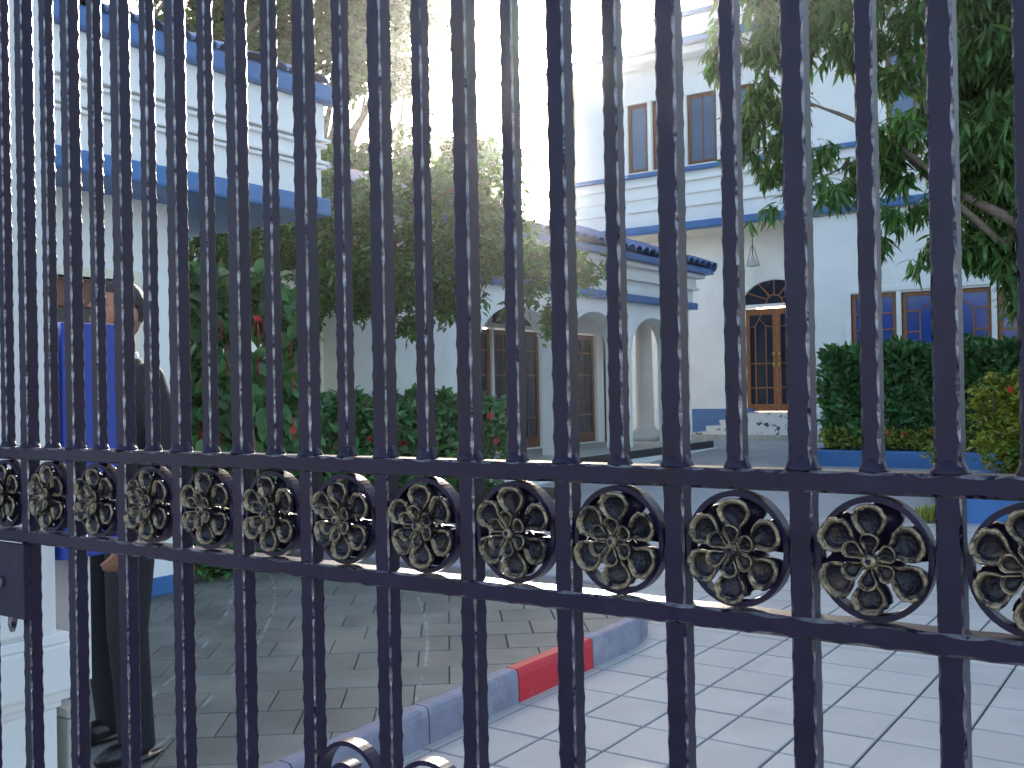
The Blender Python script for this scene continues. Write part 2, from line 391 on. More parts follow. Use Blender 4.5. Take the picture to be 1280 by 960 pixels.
hb.v = [(r*math.cos(2*math.pi*k/n), y, r*math.sin(2*math.pi*k/n)) for r, y in prof for k in range(n)]
for i in range(len(prof)-1):
    for k in range(n): hb.f.append((i*n+k, i*n+(k+1) % n, (i+1)*n+(k+1) % n, (i+1)*n+k)); hb.m.append(1 if i in (1, 2) else 0)
hubm = hb.mesh('hub', ['iron', 'gold'], True)
bk = MB()
for k in range(6):
    a = math.pi/3*k
    for src, dy in ((outer, .0), (inner, .005)):
        bk.add([(x*math.cos(a)+z*math.sin(a), -y+dy, -x*math.sin(a)+z*math.cos(a)) for x, y, z in src.v], [])
        o0 = len(bk.v)-len(src.v)
        for f, m in zip(src.f, src.m): bk.f.append(tuple(i+o0 for i in f)); bk.m.append(m)
backm = bk.mesh('back_flower', ['iron', 'gold'], True)
for k in range(-10, 12):
    ro = link('rosette', ring, gate, Vector((GX0-(k+.5)*BAY, 0, (ZT+ZL)/2))-GO)
    tw = R(rnd.uniform(-4, 4))
    for j in range(6):
        link('outer_petal', outm, ro, (0, -.0125, 0), (R(rnd.uniform(-3, 3)), math.pi/3*j+tw+R(rnd.uniform(-4, 4)), R(rnd.uniform(-4, 4))), (rnd.uniform(.92, 1.06), 1, rnd.uniform(.95, 1.03)))
        link('inner_petal', innm, ro, (0, -.0195, 0), (0, math.pi/3*j+tw+R(rnd.uniform(-4, 4)), 0))
    link('hub', hubm, ro, (0, -.020, 0)); link('back_flower', backm, ro, (0, .0125, 0), (0, tw+R(7), 0))
# lock box at the far end of the gate
lb = MB().box(-2.06, -1.85, -.03, -.0185, 1.085, 1.226, bev=.002)
lk = lb.build('lock_box', 'iron', gate, loc=-GO)
MB().lathe([(.011, 0), (.011, .004), (.004, .004), (.003, .002)], n=14).build('keyhole', 'wornglint', lk, loc=(-1.93, -.0305, 1.15), rot=(R(90), 0, 0))
MB().tube([(-1.9, -.024, 1.086), (-1.9, -.026, 1.07), (-1.896, -.028, 1.058)], [.009, .008, .004], 8).build('catch', 'wornglint', lk)
# pair of scrolls on the lower half, either side of one bar
for sgn in (-1, 1):
    bx = GX0-5*BAY; b = MB(); P = []
    for i in range(60):
        t = i/59; a = math.pi*(1.0-2.6*t); rr = .058*(1-.62*max(0, t-.45)/.55)
        P.append((rr*math.cos(a)*sgn*-1, rr*math.sin(a)))
    P = [(-.058*-sgn, -.35+.35*i/14) for i in range(14)]+P
    V = []; hw = .011; th = .0035
    for i, (x, z) in enumerate(P):
        p0, p1 = P[max(i-1, 0)], P[min(i+1, len(P)-1)]; dx, dz = p1[0]-p0[0], p1[1]-p0[1]; q = math.hypot(dx, dz) or 1; nx, nz = -dz/q, dx/q
        V += [(x+nx*th, -hw, z+nz*th), (x+nx*th, hw, z+nz*th), (x-nx*th, hw, z-nz*th), (x-nx*th, -hw, z-nz*th)]
    m = len(P); Fs = [(i*4+k, i*4+(k+1) % 4, (i+1)*4+(k+1) % 4, (i+1)*4+k) for i in range(m-1) for k in range(4)]+[(3, 2, 1, 0), tuple((m-1)*4+k for k in range(4))]
    b.add(V, Fs).build('scroll', 'iron', gate, loc=Vector((bx+sgn*BAY/2, 0, .934))-GO)

# ================================================================== gate pillar, blue box, stub post
pil = thing('gate_pillar', 'white moulded pillar beside the lock end of the gate', 'pillar', loc=(-2.5, .0, 0))
def pbx(name, x1, y1, z0, z1, m='white', bev=.006, y0=-.3, x0=-2.75):
    MB().box(x0+2.5-(x1+2.3), x1+2.5, y0-(x1+2.3), y1, z0, z1, bev=bev).build(name, m, pil)
pbx('shaft', -2.3, .31, .93, 2.9); pbx('plinth_step', -2.285, .335, .915, .94); pbx('plinth_block', -2.27, .362, .805, .915)
pbx('plinth_moulding', -2.285, .335, .78, .805); pbx('plinth_moulding', -2.296, .318, .762, .78); pbx('pedestal', -2.302, .309, 0, .762)
pbx('pilaster_strip', -2.288, .25, .95, 2.9, bev=.004); pbx('pilaster_strip', -2.294, .283, .95, 2.9, bev=.004)
pbx('capital', -2.25, .36, 2.9, 3.05)
bxr = thing('utility_box', 'bright blue sheet metal box behind the white gate pillar', 'box', loc=(-2.45, .43, 1.14))
MB().box(-.15, .14, -.09, .07, .012, .545, bev=.004).build('casing', 'brightblue', bxr)
MB().box(-.17, .16, -.11, .085, -.03, .010, bev=.004).build('base_lip', 'brightblue', bxr)
MB().box(-.06, .06, -.03, .03, -.36, -.031, bev=.003).build('bracket', 'white', bxr)
stub = thing('stub_post', 'short weathered concrete stub post at the foot of the gate pillar', 'post', loc=(-2.33, .355, 0))
MB().box(-.05, .03, -.02, .028, 0, .725, bev=.004).build('shaft', 'concrete', stub)
MB().box(-.054, .034, -.024, .032, .727, .75, bev=.006).build('cap', 'concrete', stub)

# ================================================================== guardhouse with canopy
gh = thing('guardhouse', 'white guardhouse with blue-banded canopy beside the gate', 'building', loc=(-7, 2, H))
g0 = Vector((-7, 2, H))
def gpart(name, m, x0, x1, y0, y1, z0, z1, bev=.006, par=None): return MB().box(x0, x1, y0, y1, z0, z1, bev=bev).build(name, m, par or gh, loc=-g0)
WX = -5.95
def wall_open(b, u0, u1, z0, z1, ops, mp, th, mi=0):
    """wall in (u,z) with rectangular openings (ua,ub,za,zb); mp(u,d,z) maps to world, d = depth into the wall"""
    us = sorted({u0, u1, *[o[0] for o in ops], *[o[1] for o in ops]}); zs = sorted({z0, z1, *[o[2] for o in ops], *[o[3] for o in ops]})
    for i in range(len(us)-1):
        for j in range(len(zs)-1):
            cu, cz = (us[i]+us[i+1])/2, (zs[j]+zs[j+1])/2
            if any(o[0] < cu < o[1] and o[2] < cz < o[3] for o in ops): continue
            for d in (0, th): b.add([mp(us[i], d, zs[j]), mp(us[i+1], d, zs[j]), mp(us[i+1], d, zs[j+1]), mp(us[i], d, zs[j+1])], [(0, 1, 2, 3)], mi)
    for ua, ub, za, zb in list(ops)+[(u0, u1, z0, z1)]:
        for (p, q) in (((ua, za), (ub, za)), ((ub, za), (ub, zb)), ((ub, zb), (ua, zb)), ((ua, zb), (ua, za))):
            b.add([mp(p[0], 0, p[1]), mp(q[0], 0, q[1]), mp(q[0], th, q[1]), mp(p[0], th, p[1])], [(0, 1, 2, 3)], mi)
b = MB(); wall_open(b, -.6, 3.52, H, 2.84, [(2.1, 3.12, H+.02, 2.27)], lambda u, d, z: (WX-d, u, z), .2)
wall_open(b, -9, WX-.2, H, 2.84, [], lambda u, d, z: (u, 3.52-d, z), .2); wall_open(b, -9, WX-.2, H, 2.84, [], lambda u, d, z: (u, -.6+d, z), .2)
b.build('wall', 'white', gh, loc=-g0)
gpart('skirting', 'blue', -9, WX+.015, 3.135, 3.535, H, .275)
gpart('skirting', 'blue', -6.1, WX+.015, -.6, 2.02, H, .275)
fr = gpart('door_frame', 'cream', WX-.09, WX+.02, 3.12, 3.185, H, 2.335); gpart('door_frame', 'cream', WX-.09, WX+.02, 2.03, 2.1, H, 2.335)
gpart('door_frame', 'cream', WX-.09, WX+.018, 2.1, 3.12, 2.27, 2.33)
dr = gpart('door', 'wooddark', WX-.13, WX-.07, 2.11, 2.22, H+.02, 2.26); gpart('door_rail', 'wooddark', WX-.13, WX-.07, 2.22, 3.01, 2.08, 2.26, par=gh)
gpart('door_stile', 'wooddark', WX-.13, WX-.07, 3.01, 3.11, H+.02, 2.26); gpart('door_rail', 'wooddark', WX-.13, WX-.07, 2.22, 3.01, H+.02, .95)
gpart('pane', 'glass', WX-.105, WX-.095, 2.22, 3.01, .95, 2.08, bev=0, par=gh)
# canopy: soffit slab, blue lower band, frieze with mouldings, fascia, tiles
CX, CY0, CY1 = -5.5, .25, 4.45
def ringbox(name, m, z0, z1, out, bev=.008): return gpart(name, m, -9.6-out, CX+out, CY0-out, CY1+out, z0, z1, bev)
ringbox('soffit', 'white', 2.845, 2.87, -.06); ringbox('lower_band', 'blue', 2.82, 2.955, .05, .02)
ringbox('frieze', 'white', 2.955, 3.66, 0)
for z0, o in ((3.17, .03), (3.205, .045), (3.33, .035), (3.37, .055)): ringbox('moulding', 'white', z0, z0+.025, o, .006)
ringbox('frieze_top', 'white', 3.397, 3.659, .02); ringbox('fascia', 'blue', 3.66, 3.79, .09, .02)
def roof_tile_mesh(L, Wd, n=7, th=.012):
    b = MB(); V = []
    for y in (0, L):
        for r in (1, 1-th/(Wd*.5)):
            for k in range(n): a = math.pi*k/(n-1); V.append((y, -math.cos(a)*Wd/2*r, math.sin(a)*Wd*.42*r))
    def id_(y, r, k): return (y*2+r)*n+k
    Fs = []
    for k in range(n-1):
        Fs += [(id_(0, 0, k), id_(0, 0, k+1), id_(1, 0, k+1), id_(1, 0, k)), (id_(0, 1, k+1), id_(0, 1, k), id_(1, 1, k), id_(1, 1, k+1))]
        for y in (0, 1): Fs.append((id_(y, 0, k), id_(y, 1, k), id_(y, 1, k+1), id_(y, 0, k+1)) if y == 0 else (id_(y, 0, k+1), id_(y, 1, k+1), id_(y, 1, k), id_(y, 0, k)))
    return b.add(V, Fs)
rt1 = roof_tile_mesh(.42, .19).mesh('roof_tile', 'roof')
rfm = MB().add([(CX+.06, CY0-.06, 3.80), (CX+.06, CY1+.06, 3.80), (-9.6, CY1+.06, 3.80), (-9.6, CY0-.06, 3.80), (-7.5, CY1-1.5, 4.45), (-7.5, CY0+1.5, 4.45)],
               [(0, 1, 4, 5), (1, 2, 4), (2, 3, 5, 4), (3, 0, 5)]).build('roof', 'roof', gh, loc=-g0)
sl_ = math.atan2(.65, 2.06)
for row in range(3):
    for k in range(22):
        y = CY0-.02+k*.205
        if y < CY0-.1+row*.25 or y > CY1+.05-row*.28: continue
        link('roof_tile', rt1, rfm, (CX+.11-row*.36, y, 3.772+row*.36*math.tan(sl_)+.012), (0, -(sl_+.03), math.pi), (1, 1.1, .7))

# ================================================================== pavilion (arcade)
PX = -9.1; PF = .38
pv = thing('arcade_wing', 'white arcaded wing with blue hipped tile roof adjoining the house', 'building', loc=(-11, 13, gz(13)))
p0 = Vector((-11, 13, gz(13)))
def ppart(name, m, x0, x1, y0, y1, z0, z1, bev=.01, par=None): return MB().box(x0, x1, y0, y1, z0, z1, bev=bev).build(name, m, par or pv, loc=-p0)
ARC = [(11.25, 13.5, 2.1, .72), (13.85, 15.72, 2.2, .65), (16.15, 17.9, 2.24, .6)]
def arch_wall(b, y0, y1, z0, z1, arcs, xf, th, n=20):
    def quad(pts, d): b.add([(xf-d, y, z) for y, z in pts], [(0, 1, 2, 3)])
    cur = y0
    for ya, yb, zs, rise in arcs:
        for d in (0, th): quad([(cur, z0), (ya, z0), (ya, z1), (cur, z1)], d)
        c, rr = (ya+yb)/2, (yb-ya)/2
        P = [(c-rr*math.cos(math.pi*k/n), zs+rise*math.sin(math.pi*k/n)) for k in range(n+1)]
        for k in range(n):
            for d in (0, th): quad([P[k], P[k+1], (P[k+1][0], z1), (P[k][0], z1)], d)
            b.add([(xf, *P[k]), (xf, *P[k+1]), (xf-th, *P[k+1]), (xf-th, *P[k])], [(0, 1, 2, 3)])
        for y in (ya, yb): b.add([(xf, y, z0), (xf, y, zs), (xf-th, y, zs), (xf-th, y, z0)], [(0, 1, 2, 3)])
        cur = yb
    for d in (0, th): quad([(cur, z0), (y1, z0), (y1, z1), (cur, z1)], d)
    for y in (y0, y1): b.add([(xf, y, z0), (xf, y, z1), (xf-th, y, z1), (xf-th, y, z0)], [(0, 1, 2, 3)])
b = MB(); arch_wall(b, 7.9, 18.75, 0, 3.1, ARC, PX, .32); b.build('arcade_wall', 'white', pv, loc=-p0)
for ya, yb, zs, rise in ARC:           # raised arch band and imposts
    bb = MB(); n = 24; c, rr = (ya+yb)/2, (yb-ya)/2; V = []
    for k in range(n+1):
        a = math.pi*k/n
        for r_ad, xx in ((rr+.003, PX+.0), (rr+.003, PX+.03), (rr+.1, PX+.03), (rr+.1, PX)): V.append((xx, c-r_ad*math.cos(a), zs+(r_ad-rr+rise)*math.sin(a)))
    bb.add(V, [(i*4+k, i*4+(k+1) % 4, (i+1)*4+(k+1) % 4, (i+1)*4+k) for i in range(n) for k in range(4)]).build('arch_moulding', 'white', pv, loc=-p0)
for y in (13.675, 15.935): ppart('pier', 'white', PX-.02, PX+.035, y-.11, y+.11, PF, 2.1)
for y in (9.52, 8.2): ppart('pilaster', 'cream' if y < 9 else 'white', PX, PX+.06, y-.2, y+.2, .1, 3.08)
b = MB(); wall_open(b, 7.9, 17.9, .1, 3.3, [(12.9, 15.35, PF+.02, 2.62), (16.5, 17.45, PF+.02, 2.62)], lambda u, d, z: (-10.6-d, u, z), .15)
b.build('inner_wall', 'white', pv, loc=-p0)
b = MB(); wall_open(b, -13.6, -10.6, .1, 3.3, [], lambda u, d, z: (u, 17.9-d, z), .15); b.build('end_wall', 'white', pv, loc=-p0)
b = MB(); wall_open(b, -13.6, PX-.33, .1, 3.3, [], lambda u, d, z: (u, 7.9+d, z), .15); b.build('end_wall', 'white', pv, loc=-p0)
ppart('floor', 'concrete', -13.6, PX+.4, 10.8, 18.9, .08, PF, .01); ppart('step_edge', 'black', PX+.402, PX+.43, 10.8, 18.9, .1, PF-.02, .003)
ppart('kerb_line', 'white', PX+.45, PX+.6, 10.8, 18.9, .0, gz(14)+.10, .01)
ppart('ceiling', 'white', -13.6, PX-.33, 8.0, 18.7, 3.31, 3.36, 0)
def col_(b, x, y, z0, z1, r):
    h = z1-z0
    b.lathe([(r*1.7, 0), (r*1.7, .12), (r*1.45, .13), (r*1.5, .18), (r*1.35, .23), (r*1.12, .27), (r, .33), (r*.86, h-.25), (r*1.05, h-.2), (r*1.3, h-.12), (r*1.3, h)], (x, y, z0), 24)
for x, y in ((-10.05, 18.5), (-13.2, 18.35)): b = MB(); col_(b, x, y, PF, 3.31, .2); b.build('column', 'white', pv, True, loc=-p0)
# doors of the wing
def leaf(b, y0, y1, z0, z1, x, st=.09, mun=()):
    t0, t1 = x-.03, x+.03
    b.box(t0, t1, y0, y0+st, z0, z1); b.box(t0, t1, y1-st, y1, z0, z1); b.box(t0+.002, t1-.002, y0+st, y1-st, z1-st, z1); b.box(t0+.002, t1-.002, y0+st, y1-st, z0, z0+.2)
    for mz in mun: b.box(t0+.012, t1-.012, y0+st, y1-st, mz, mz+.03)
    ym = (y0+y1)/2; b.box(t0+.014, t1-.014, ym-.015, ym+.015, z0+.2, z1-st)
DX = -10.66
for (ya, yb) in ((12.95, 13.72), (13.78, 14.55), (14.57, 15.3), (16.55, 17.4)):
    b = MB(); leaf(b, ya, yb, PF+.03, 2.58, DX, mun=(.95, 1.75, 2.2)); d = b.build('door', 'wooddark', pv, loc=-p0)
    MB().box(DX-.008, DX+.008, ya+.09, yb-.09, PF+.23, 2.49).build('pane', 'glass', d)
for y in (14.5, 14.62):
    for z in (1.28, 1.42): MB().lathe([(.012, 0), (.03, .03), (.03, .05), (.01, .065)], n=10).build('handle', 'brass', pv, loc=Vector((DX+.03, y, z))-p0, rot=(0, R(90), 0))
ppart('door_post', 'white', DX-.03, DX+.08, 13.72, 13.78, PF, 2.6, .005)
b = MB(); n = 20; cY, rr = 14.55, .82
V = [(-10.585, cY, 2.68)]+[(-10.585, cY-rr*math.cos(math.pi*k/n), 2.68+rr*.85*math.sin(math.pi*k/n)) for k in range(n+1)]
V += [(-10.575, cY, 2.68)]+[(-10.575, y, z) for _, y, z in V[1:]]
fan = b.add(V, [(n+2+0, n+2+k+1, n+2+k+2) for k in range(n)]).build('fanlight', 'glass', pv, loc=-p0)
for k in range(1, 6):
    a = math.pi*k/6; MB().tube([(-10.57, cY, 2.68), (-10.57, cY-rr*math.cos(a), 2.68+rr*.85*math.sin(a))], .015, 6).build('muntin', 'wood', fan)
ppart('lintel', 'cream', -10.6, -10.52, 12.85, 15.4, 2.6, 2.68, .006)
# entablature
def ering(name, m, z0, z1, out, bev=.012): return ppart(name, m, -14-out, PX+out, 7.8-out, 18.78+out, z0, z1, bev)
ering('lower_band', 'blue', 3.1, 3.24, .14, .025); ering('frieze', 'white', 3.24, 3.5, .06); ering('cornice', 'white', 3.5, 3.56, .16, .012)
ering('cornice', 'white', 3.56, 3.74, .12); ering('cornice', 'white', 3.74, 3.83, .26, .03); ering('fascia', 'blue', 3.83, 3.95, .40, .02)
EX, EY0, EY1 = PX+.42, 7.4, 19.2
prf = MB().add([(EX, EY0, 3.955), (EX, EY1, 3.955), (-14.4, EY1, 3.955), (-14.4, EY0, 3.955), (-11.6, EY1-2.9, 5.0), (-11.6, EY0+2.9, 5.0)],
               [(0, 1, 4, 5), (1, 2, 4), (2, 3, 5, 4), (3, 0, 5)]).build('roof', 'roof', pv, loc=-p0)
rt2 = roof_tile_mesh(.5, .27, 6, .015).mesh('roof_tile', 'roof'); ps = math.atan2(1.045, 2.92); cnt = 0
for row in range(7):
    for k in range(54):
        y = EY0+.1+k*.28; q = row*.42
        if y < EY0+q+.05 or y > EY1-q-.05 or y < 7.5: continue
        if cnt < 300: cnt += 1; link('roof_tile', rt2, prf, (EX+.05-row*.43*math.cos(ps), y, 3.965+row*.43*math.sin(ps)), (0, -(ps+.02), math.pi))
MB().tube([(EX, EY1, 3.99), (-11.6, EY1-2.9, 5.04)], .1, 8).build('hip_ridge', 'roof', pv, loc=-p0)
MB().tube([(-11.6, EY0+2.9, 5.04), (-11.6, EY1-2.9, 5.04)], .11, 8).build('ridge', 'roof', pv, loc=-p0)

# ================================================================== main house
HF = .87; hy = 21.0; ry = 22.0
hs = thing('house', 'large white two-storey house with blue bands and arched entrance door', 'building', loc=(-6, 24, .3))
h0 = Vector((-6, 24, .3))
def hpart(name, m, x0, x1, y0, y1, z0, z1, bev=.012, par=None): return MB().box(x0, x1, y0, y1, z0, z1, bev=bev).build(name, m, par or hs, loc=-h0)
mpY = lambda Y: (lambda u, d, z: (u, Y+d, z))
WIN = [(-6.4, -5.47, 1.5, 3.38), (-5.37, -3.66, 1.5, 3.36), (-3.56, -1.9, 1.5, 3.34)]
b = MB(); wall_open(b, -7.45, 9, .2, 5.1, WIN, mpY(hy), .3); b.build('ground_floor_wall', 'white', hs, loc=-h0)
b = MB(); wall_open(b, -14.6, -7.45, .2, 5.1, [(-9.22, -7.64, HF, 3.34)], mpY(ry), .3); b.build('porch_wall', 'white', hs, loc=-h0)
b = MB(); wall_open(b, hy+.3, ry, .2, 5.1, [], lambda u, d, z: (-7.45+d, u, z), .25); b.build('porch_side_wall', 'white', hs, loc=-h0)
hpart('porch_ceiling', 'cream', -14.6, -7.2, hy, ry, 5.1, 5.13, 0)
hpart('skirting', 'blue', -10.55, -9.0, ry-.02, ry+.1, .3, .95, .005)
# upper storey
UW = [(-11.65, -11.1, 6.65, 8.3), (-11.0, -10.25, 6.65, 8.3), (-10.1, -9.35, 6.65, 8.28), (-9.25, -8.5, 6.65, 8.28), (-5.6, -4.5, 6.9, 8.4), (-1.5, -.3, 6.7, 8.3)]
b = MB(); wall_open(b, -13.4, 9, 5.13, 9.4, UW, mpY(hy), .3); wall_open(b, hy, 33, .2, 9.4, [], lambda u, d, z: (-13.4+d, u, z), .3); b.build('upper_wall', 'white', hs, loc=-h0)
def hband(name, m, z0, z1, out, bev=.015): return hpart(name, m, -13.4-out, 9+out, hy-out, hy+.02, z0, z1, bev)
hband('lower_band', 'blue', 5.14, 5.32, .16, .03); hband('moulding', 'white', 5.68, 5.76, .06); hband('moulding', 'white', 5.98, 6.05, .05); hband('moulding', 'white', 6.28, 6.36, .08)
hband('sill_band', 'blue', 6.5, 6.6, .12, .02); hband('eave', 'white', 9.1, 9.28, .45, .04); hband('eave_band', 'blue', 9.28, 9.42, .62, .03)
hpart('roof_parapet', 'white', -12.4, 8, hy+1.0, hy+9, 9.42, 10.5, .03); hpart('parapet_band', 'blue', -12.5, 8.1, hy+.9, hy+9.1, 10.5, 10.62, .03)
MB().add([(-14, hy-.6, 9.425), (9.6, hy-.6, 9.425), (9.6, 34, 9.425), (-14, 34, 9.425)], [(0, 1, 2, 3)]).build('roof', 'roof', hs, loc=-h0)
def window(x0, x1, z0, z1, Y, cols=2, rows=2, fancy=False):
    b = MB(); st = .085; t0, t1 = Y+.06, Y+.13
    b.box(x0, x0+st, t0, t1, z0, z1, bev=.006); b.box(x1-st, x1, t0, t1, z0, z1, bev=.006); b.box(x0+st, x1-st, t0+.002, t1-.002, z1-st, z1, bev=.006); b.box(x0+st, x1-st, t0+.002, t1-.002, z0, z0+st, bev=.006)
    a0, a1, c0, c1 = x0+st, x1-st, z0+st, z1-st; mw = .032; cx = (a0+a1)/2
    if fancy:
        sw = min(.26, (a1-a0)*.24); ins = []
        for s in (-1, 1):
            e = a0+sw if s < 0 else a1-sw; b.box(e-mw/2, e+mw/2, t0+.012, t1-.012, c0, c1-.3)
            for zz in (c1-.32, c1-.75, c1-1.15):
                lo, hi = (a0, e-mw/2) if s < 0 else (e+mw/2, a1); b.box(lo, hi, t0+.014, t1-.014, zz, zz+mw)
        n = 10; L, Rr = a0+sw, a1-sw; P = []
        for k in range(n+1): tt = k/n; P.append(Vector((L+(Rr-L)*tt, Y+.095, c1-.30+.2*math.sin(math.pi*tt)**.7)))
        b.tube(P, mw*.5, 6)
    else:
        for k in range(1, cols): e = a0+(a1-a0)*k/cols; b.box(e-mw/2, e+mw/2, t0+.012, t1-.012, c0, c1)
        for k in range(1, rows): e = c1-(c1-c0)*k/rows; b.box(a0, a1, t0+.014, t1-.014, e-mw/2, e+mw/2)
    wn = b.build('window', 'wooddark' if z0 > 5 else 'wood', hs, loc=-h0)
    cs = cols if not fancy else 1
    for k in range(cs):
        e0, e1 = a0+(a1-a0)*k/cs, a0+(a1-a0)*(k+1)/cs
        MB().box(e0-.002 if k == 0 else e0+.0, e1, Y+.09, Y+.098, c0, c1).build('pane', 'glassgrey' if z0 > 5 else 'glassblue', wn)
    return wn
for i, (x0, x1, z0, z1) in enumerate(WIN): window(x0, x1, z0, z1, hy, 2, 5, fancy=(i > 0))
for x in (-5.42, -3.61): hpart('window_post', 'white', x-.05, x+.05, hy-.02, hy+.16, 1.5, 3.4, .005)
hpart('window_surround', 'white', -6.5, -1.8, hy-.035, hy, 3.4, 3.5, .01); hpart('window_surround', 'white', -6.52, -6.4, hy-.035, hy+.1, 1.4, 3.4, .01)
for x0, x1, z0, z1 in UW: window(x0, x1, z0, z1, hy, 2 if x1-x0 > .6 else 1, 1)
for x in (-11.05, -10.175, -9.3): hpart('window_post', 'white', x-.045, x+.045, hy-.03, hy+.16, 6.62, 8.32, .005)
# entrance door
dx0, dx1, dz1 = -9.17, -7.69, 3.3; dm = (dx0+dx1)/2
def hleaf(x0, x1):
    b = MB(); st = .1; Y = ry+.1
    b.box(x0, x0+st*.9, Y-.03, Y+.03, HF+.02, dz1-.02, bev=.005); b.box(x1-st*.9, x1, Y-.03, Y+.03, HF+.02, dz1-.02, bev=.005)
    b.box(x0+st*.9, x1-st*.9, Y-.028, Y+.028, dz1-.16, dz1-.02, bev=.005); b.box(x0+st*.9, x1-st*.9, Y-.028, Y+.028, HF+.02, HF+.18, bev=.005)
    a0, a1 = x0+st*.9, x1-st*.9; wq = .028
    for e in (a0+.13, a1-.17): b.box(e-wq/2, e+wq/2, Y-.016, Y+.016, HF+.18, dz1-.42)
    b.box(a0, a1, Y-.014, Y+.014, HF+.55, HF+.58); b.box(a0, a1, Y-.0135, Y+.0135, HF+1.12, HF+1.145)
    b.tube([(a0, Y, dz1-.45), (a0+.13, Y, dz1-.42), ((a0+a1)/2-.05, Y, dz1-.25), (a1-.17, Y, dz1-.42), (a1, Y, dz1-.45)], .014, 6)
    b.tube([((a0+a1)/2-.05, Y, dz1-.25), ((a0+a1)/2, Y, dz1-.16)], .014, 6)
    d = b.build('door', 'wood', hs, loc=-h0); MB().box(a0, a1, Y-.006, Y+.006, HF+.18, dz1-.16).build('pane', 'glass', d)
    return d
for s, d in ((-1, hleaf(dx0, dm-.004)), (1, hleaf(dm+.004, dx1))):
    for z in (1.98, 2.22): MB().lathe([(.014, 0), (.04, .03), (.045, .06), (.015, .085)], n=12).build('handle', 'brass', d, loc=(dm+s*.06, ry+.07, z), rot=(R(90), 0, 0))
    MB().box(dm+s*.06-.02, dm+s*.06+.02, ry+.058, ry+.069, 1.9, 2.3).build('handle_plate', 'brass', d)
hpart('door_lintel', 'white', dx0-.1, dx1+.1, ry-.05, ry+.1, 3.315, 3.38, .005)
b = MB(); n = 24; rr = .78; Y = ry-.012
V = [(dm, Y, 3.385)]+[(dm-rr*math.cos(math.pi*k/n), Y, 3.385+rr*.72*math.sin(math.pi*k/n)) for k in range(n+1)]
fan = b.add(V, [(0, k+1, k+2) for k in range(n)]).build('fanlight', 'glass', hs, loc=-h0)
for k in range(1, 6): a = math.pi*k/6; MB().tube([(dm-.2*math.cos(a), Y-.02, 3.385+.2*math.sin(a)), (dm-rr*math.cos(a), Y-.02, 3.385+rr*.72*math.sin(a))], .016, 6).build('muntin', 'wood', fan)
for r_ad, m in ((rr+.02, 'white'), (.2, 'wood')): MB().tube([(dm-r_ad*math.cos(math.pi*k/20), Y-.01, 3.385+r_ad*(.72 if r_ad > .5 else 1)*math.sin(math.pi*k/20)) for k in range(21)], .035 if m == 'white' else .016, 8).build('arch_frame', m, fan)
# marble landing and steps going down to the left
hpart('landing', 'marble', -9.0, -7.1, 20.75, ry-.001, .25, HF, .012)
for k in range(3): hpart('step', 'marble', -9.0-.33*(k+1), -9.001-.33*k, 20.77, ry-.03, .25, HF-.14*(k+1), .01)
hpart('landing_base', 'concrete', -10.05, -7.05, 20.7, 20.749, .2, .40, .005)
lamp = thing('porch_lantern', 'small hanging lantern under the porch ceiling of the house', 'lamp', loc=(-8.75, 21.5, 4.2))
MB().tube([(0, 0, .26), (0, 0, .93)], .012, 6).build('rod', 'black', lamp); MB().lathe([(.02, 0), (.16, .03), (.17, .06), (.05, .2), (.03, .26)], n=16).build('shade', 'lampglass', lamp); 
for s in (-1, 1): MB().tube([(s*.15, 0, .06), (s*.02, 0, .5)], .008, 5).build('chain', 'black', lamp)

# ================================================================== foliage tools
def unit(a): return a/np.maximum(np.linalg.norm(a, axis=1, keepdims=True), 1e-6)
def leaf_arrays(P, D, N, L, W, bend=.15, shape='lance'):
    P, D = np.asarray(P, float), unit(np.asarray(D, float)); S_ = unit(np.cross(D, N)); N = unit(np.cross(S_, D)); L = np.asarray(L)[:, None]; W = np.asarray(W)[:, None]
    if shape == 'lance': rows = [(.0, .06), (.38, .5), (.72, .34)]
    elif shape == 'heart': rows = [(-.12, .3), (.22, .5), (.62, .33)]
    else: rows = [(.0, .1), (.45, .5), (.8, .3)]
    V = []
    for t, wv in rows:
        c = P+D*L*t-N*L*bend*t*t; V += [c-S_*W*wv+N*W*.12, c, c+S_*W*wv+N*W*.12]
    V.append(P+D*L-N*L*bend)
    V = np.stack(V, 1)                         # n,10,3
    f = [(0, 1, 4, 3), (1, 2, 5, 4), (3, 4, 7, 6), (4, 5, 8, 7), (6, 7, 9), (7, 8, 9)]
    return V, f
def leaf_obj(name, arrs, m, parent, loc, kind='stuff'):
    Vs = []; loops = []; starts = []; tot = []; base = 0; ls = 0
    for V, f in arrs:
        n = len(V); Vs.append(V.reshape(-1, 3)); fl = [i for q in f for i in q]; k = V.shape[1]
        idx = (np.arange(n)[:, None]*k+np.array(fl)[None]).ravel()+base; loops.append(idx)
        cnts = np.tile([len(q) for q in f], n); tot.append(cnts); base += n*k
    Vs = np.concatenate(Vs)-np.array(loc); loops = np.concatenate(loops); tot = np.concatenate(tot); starts = np.concatenate([[0], np.cumsum(tot)[:-1]])
    me = bpy.data.meshes.new(name); me.vertices.add(len(Vs)); me.vertices.foreach_set('co', Vs.astype(np.float32).ravel())
    me.loops.add(len(loops)); me.loops.foreach_set('vertex_index', loops.astype(np.int32)); me.polygons.add(len(tot)); me.polygons.foreach_set('loop_start', starts.astype(np.int32))
    me.polygons.foreach_set('use_smooth', np.ones(len(tot), bool)); me.materials.append(MT[m]); me.update(calc_edges=True); me.validate()
    return link(name, me, parent, kind=kind)
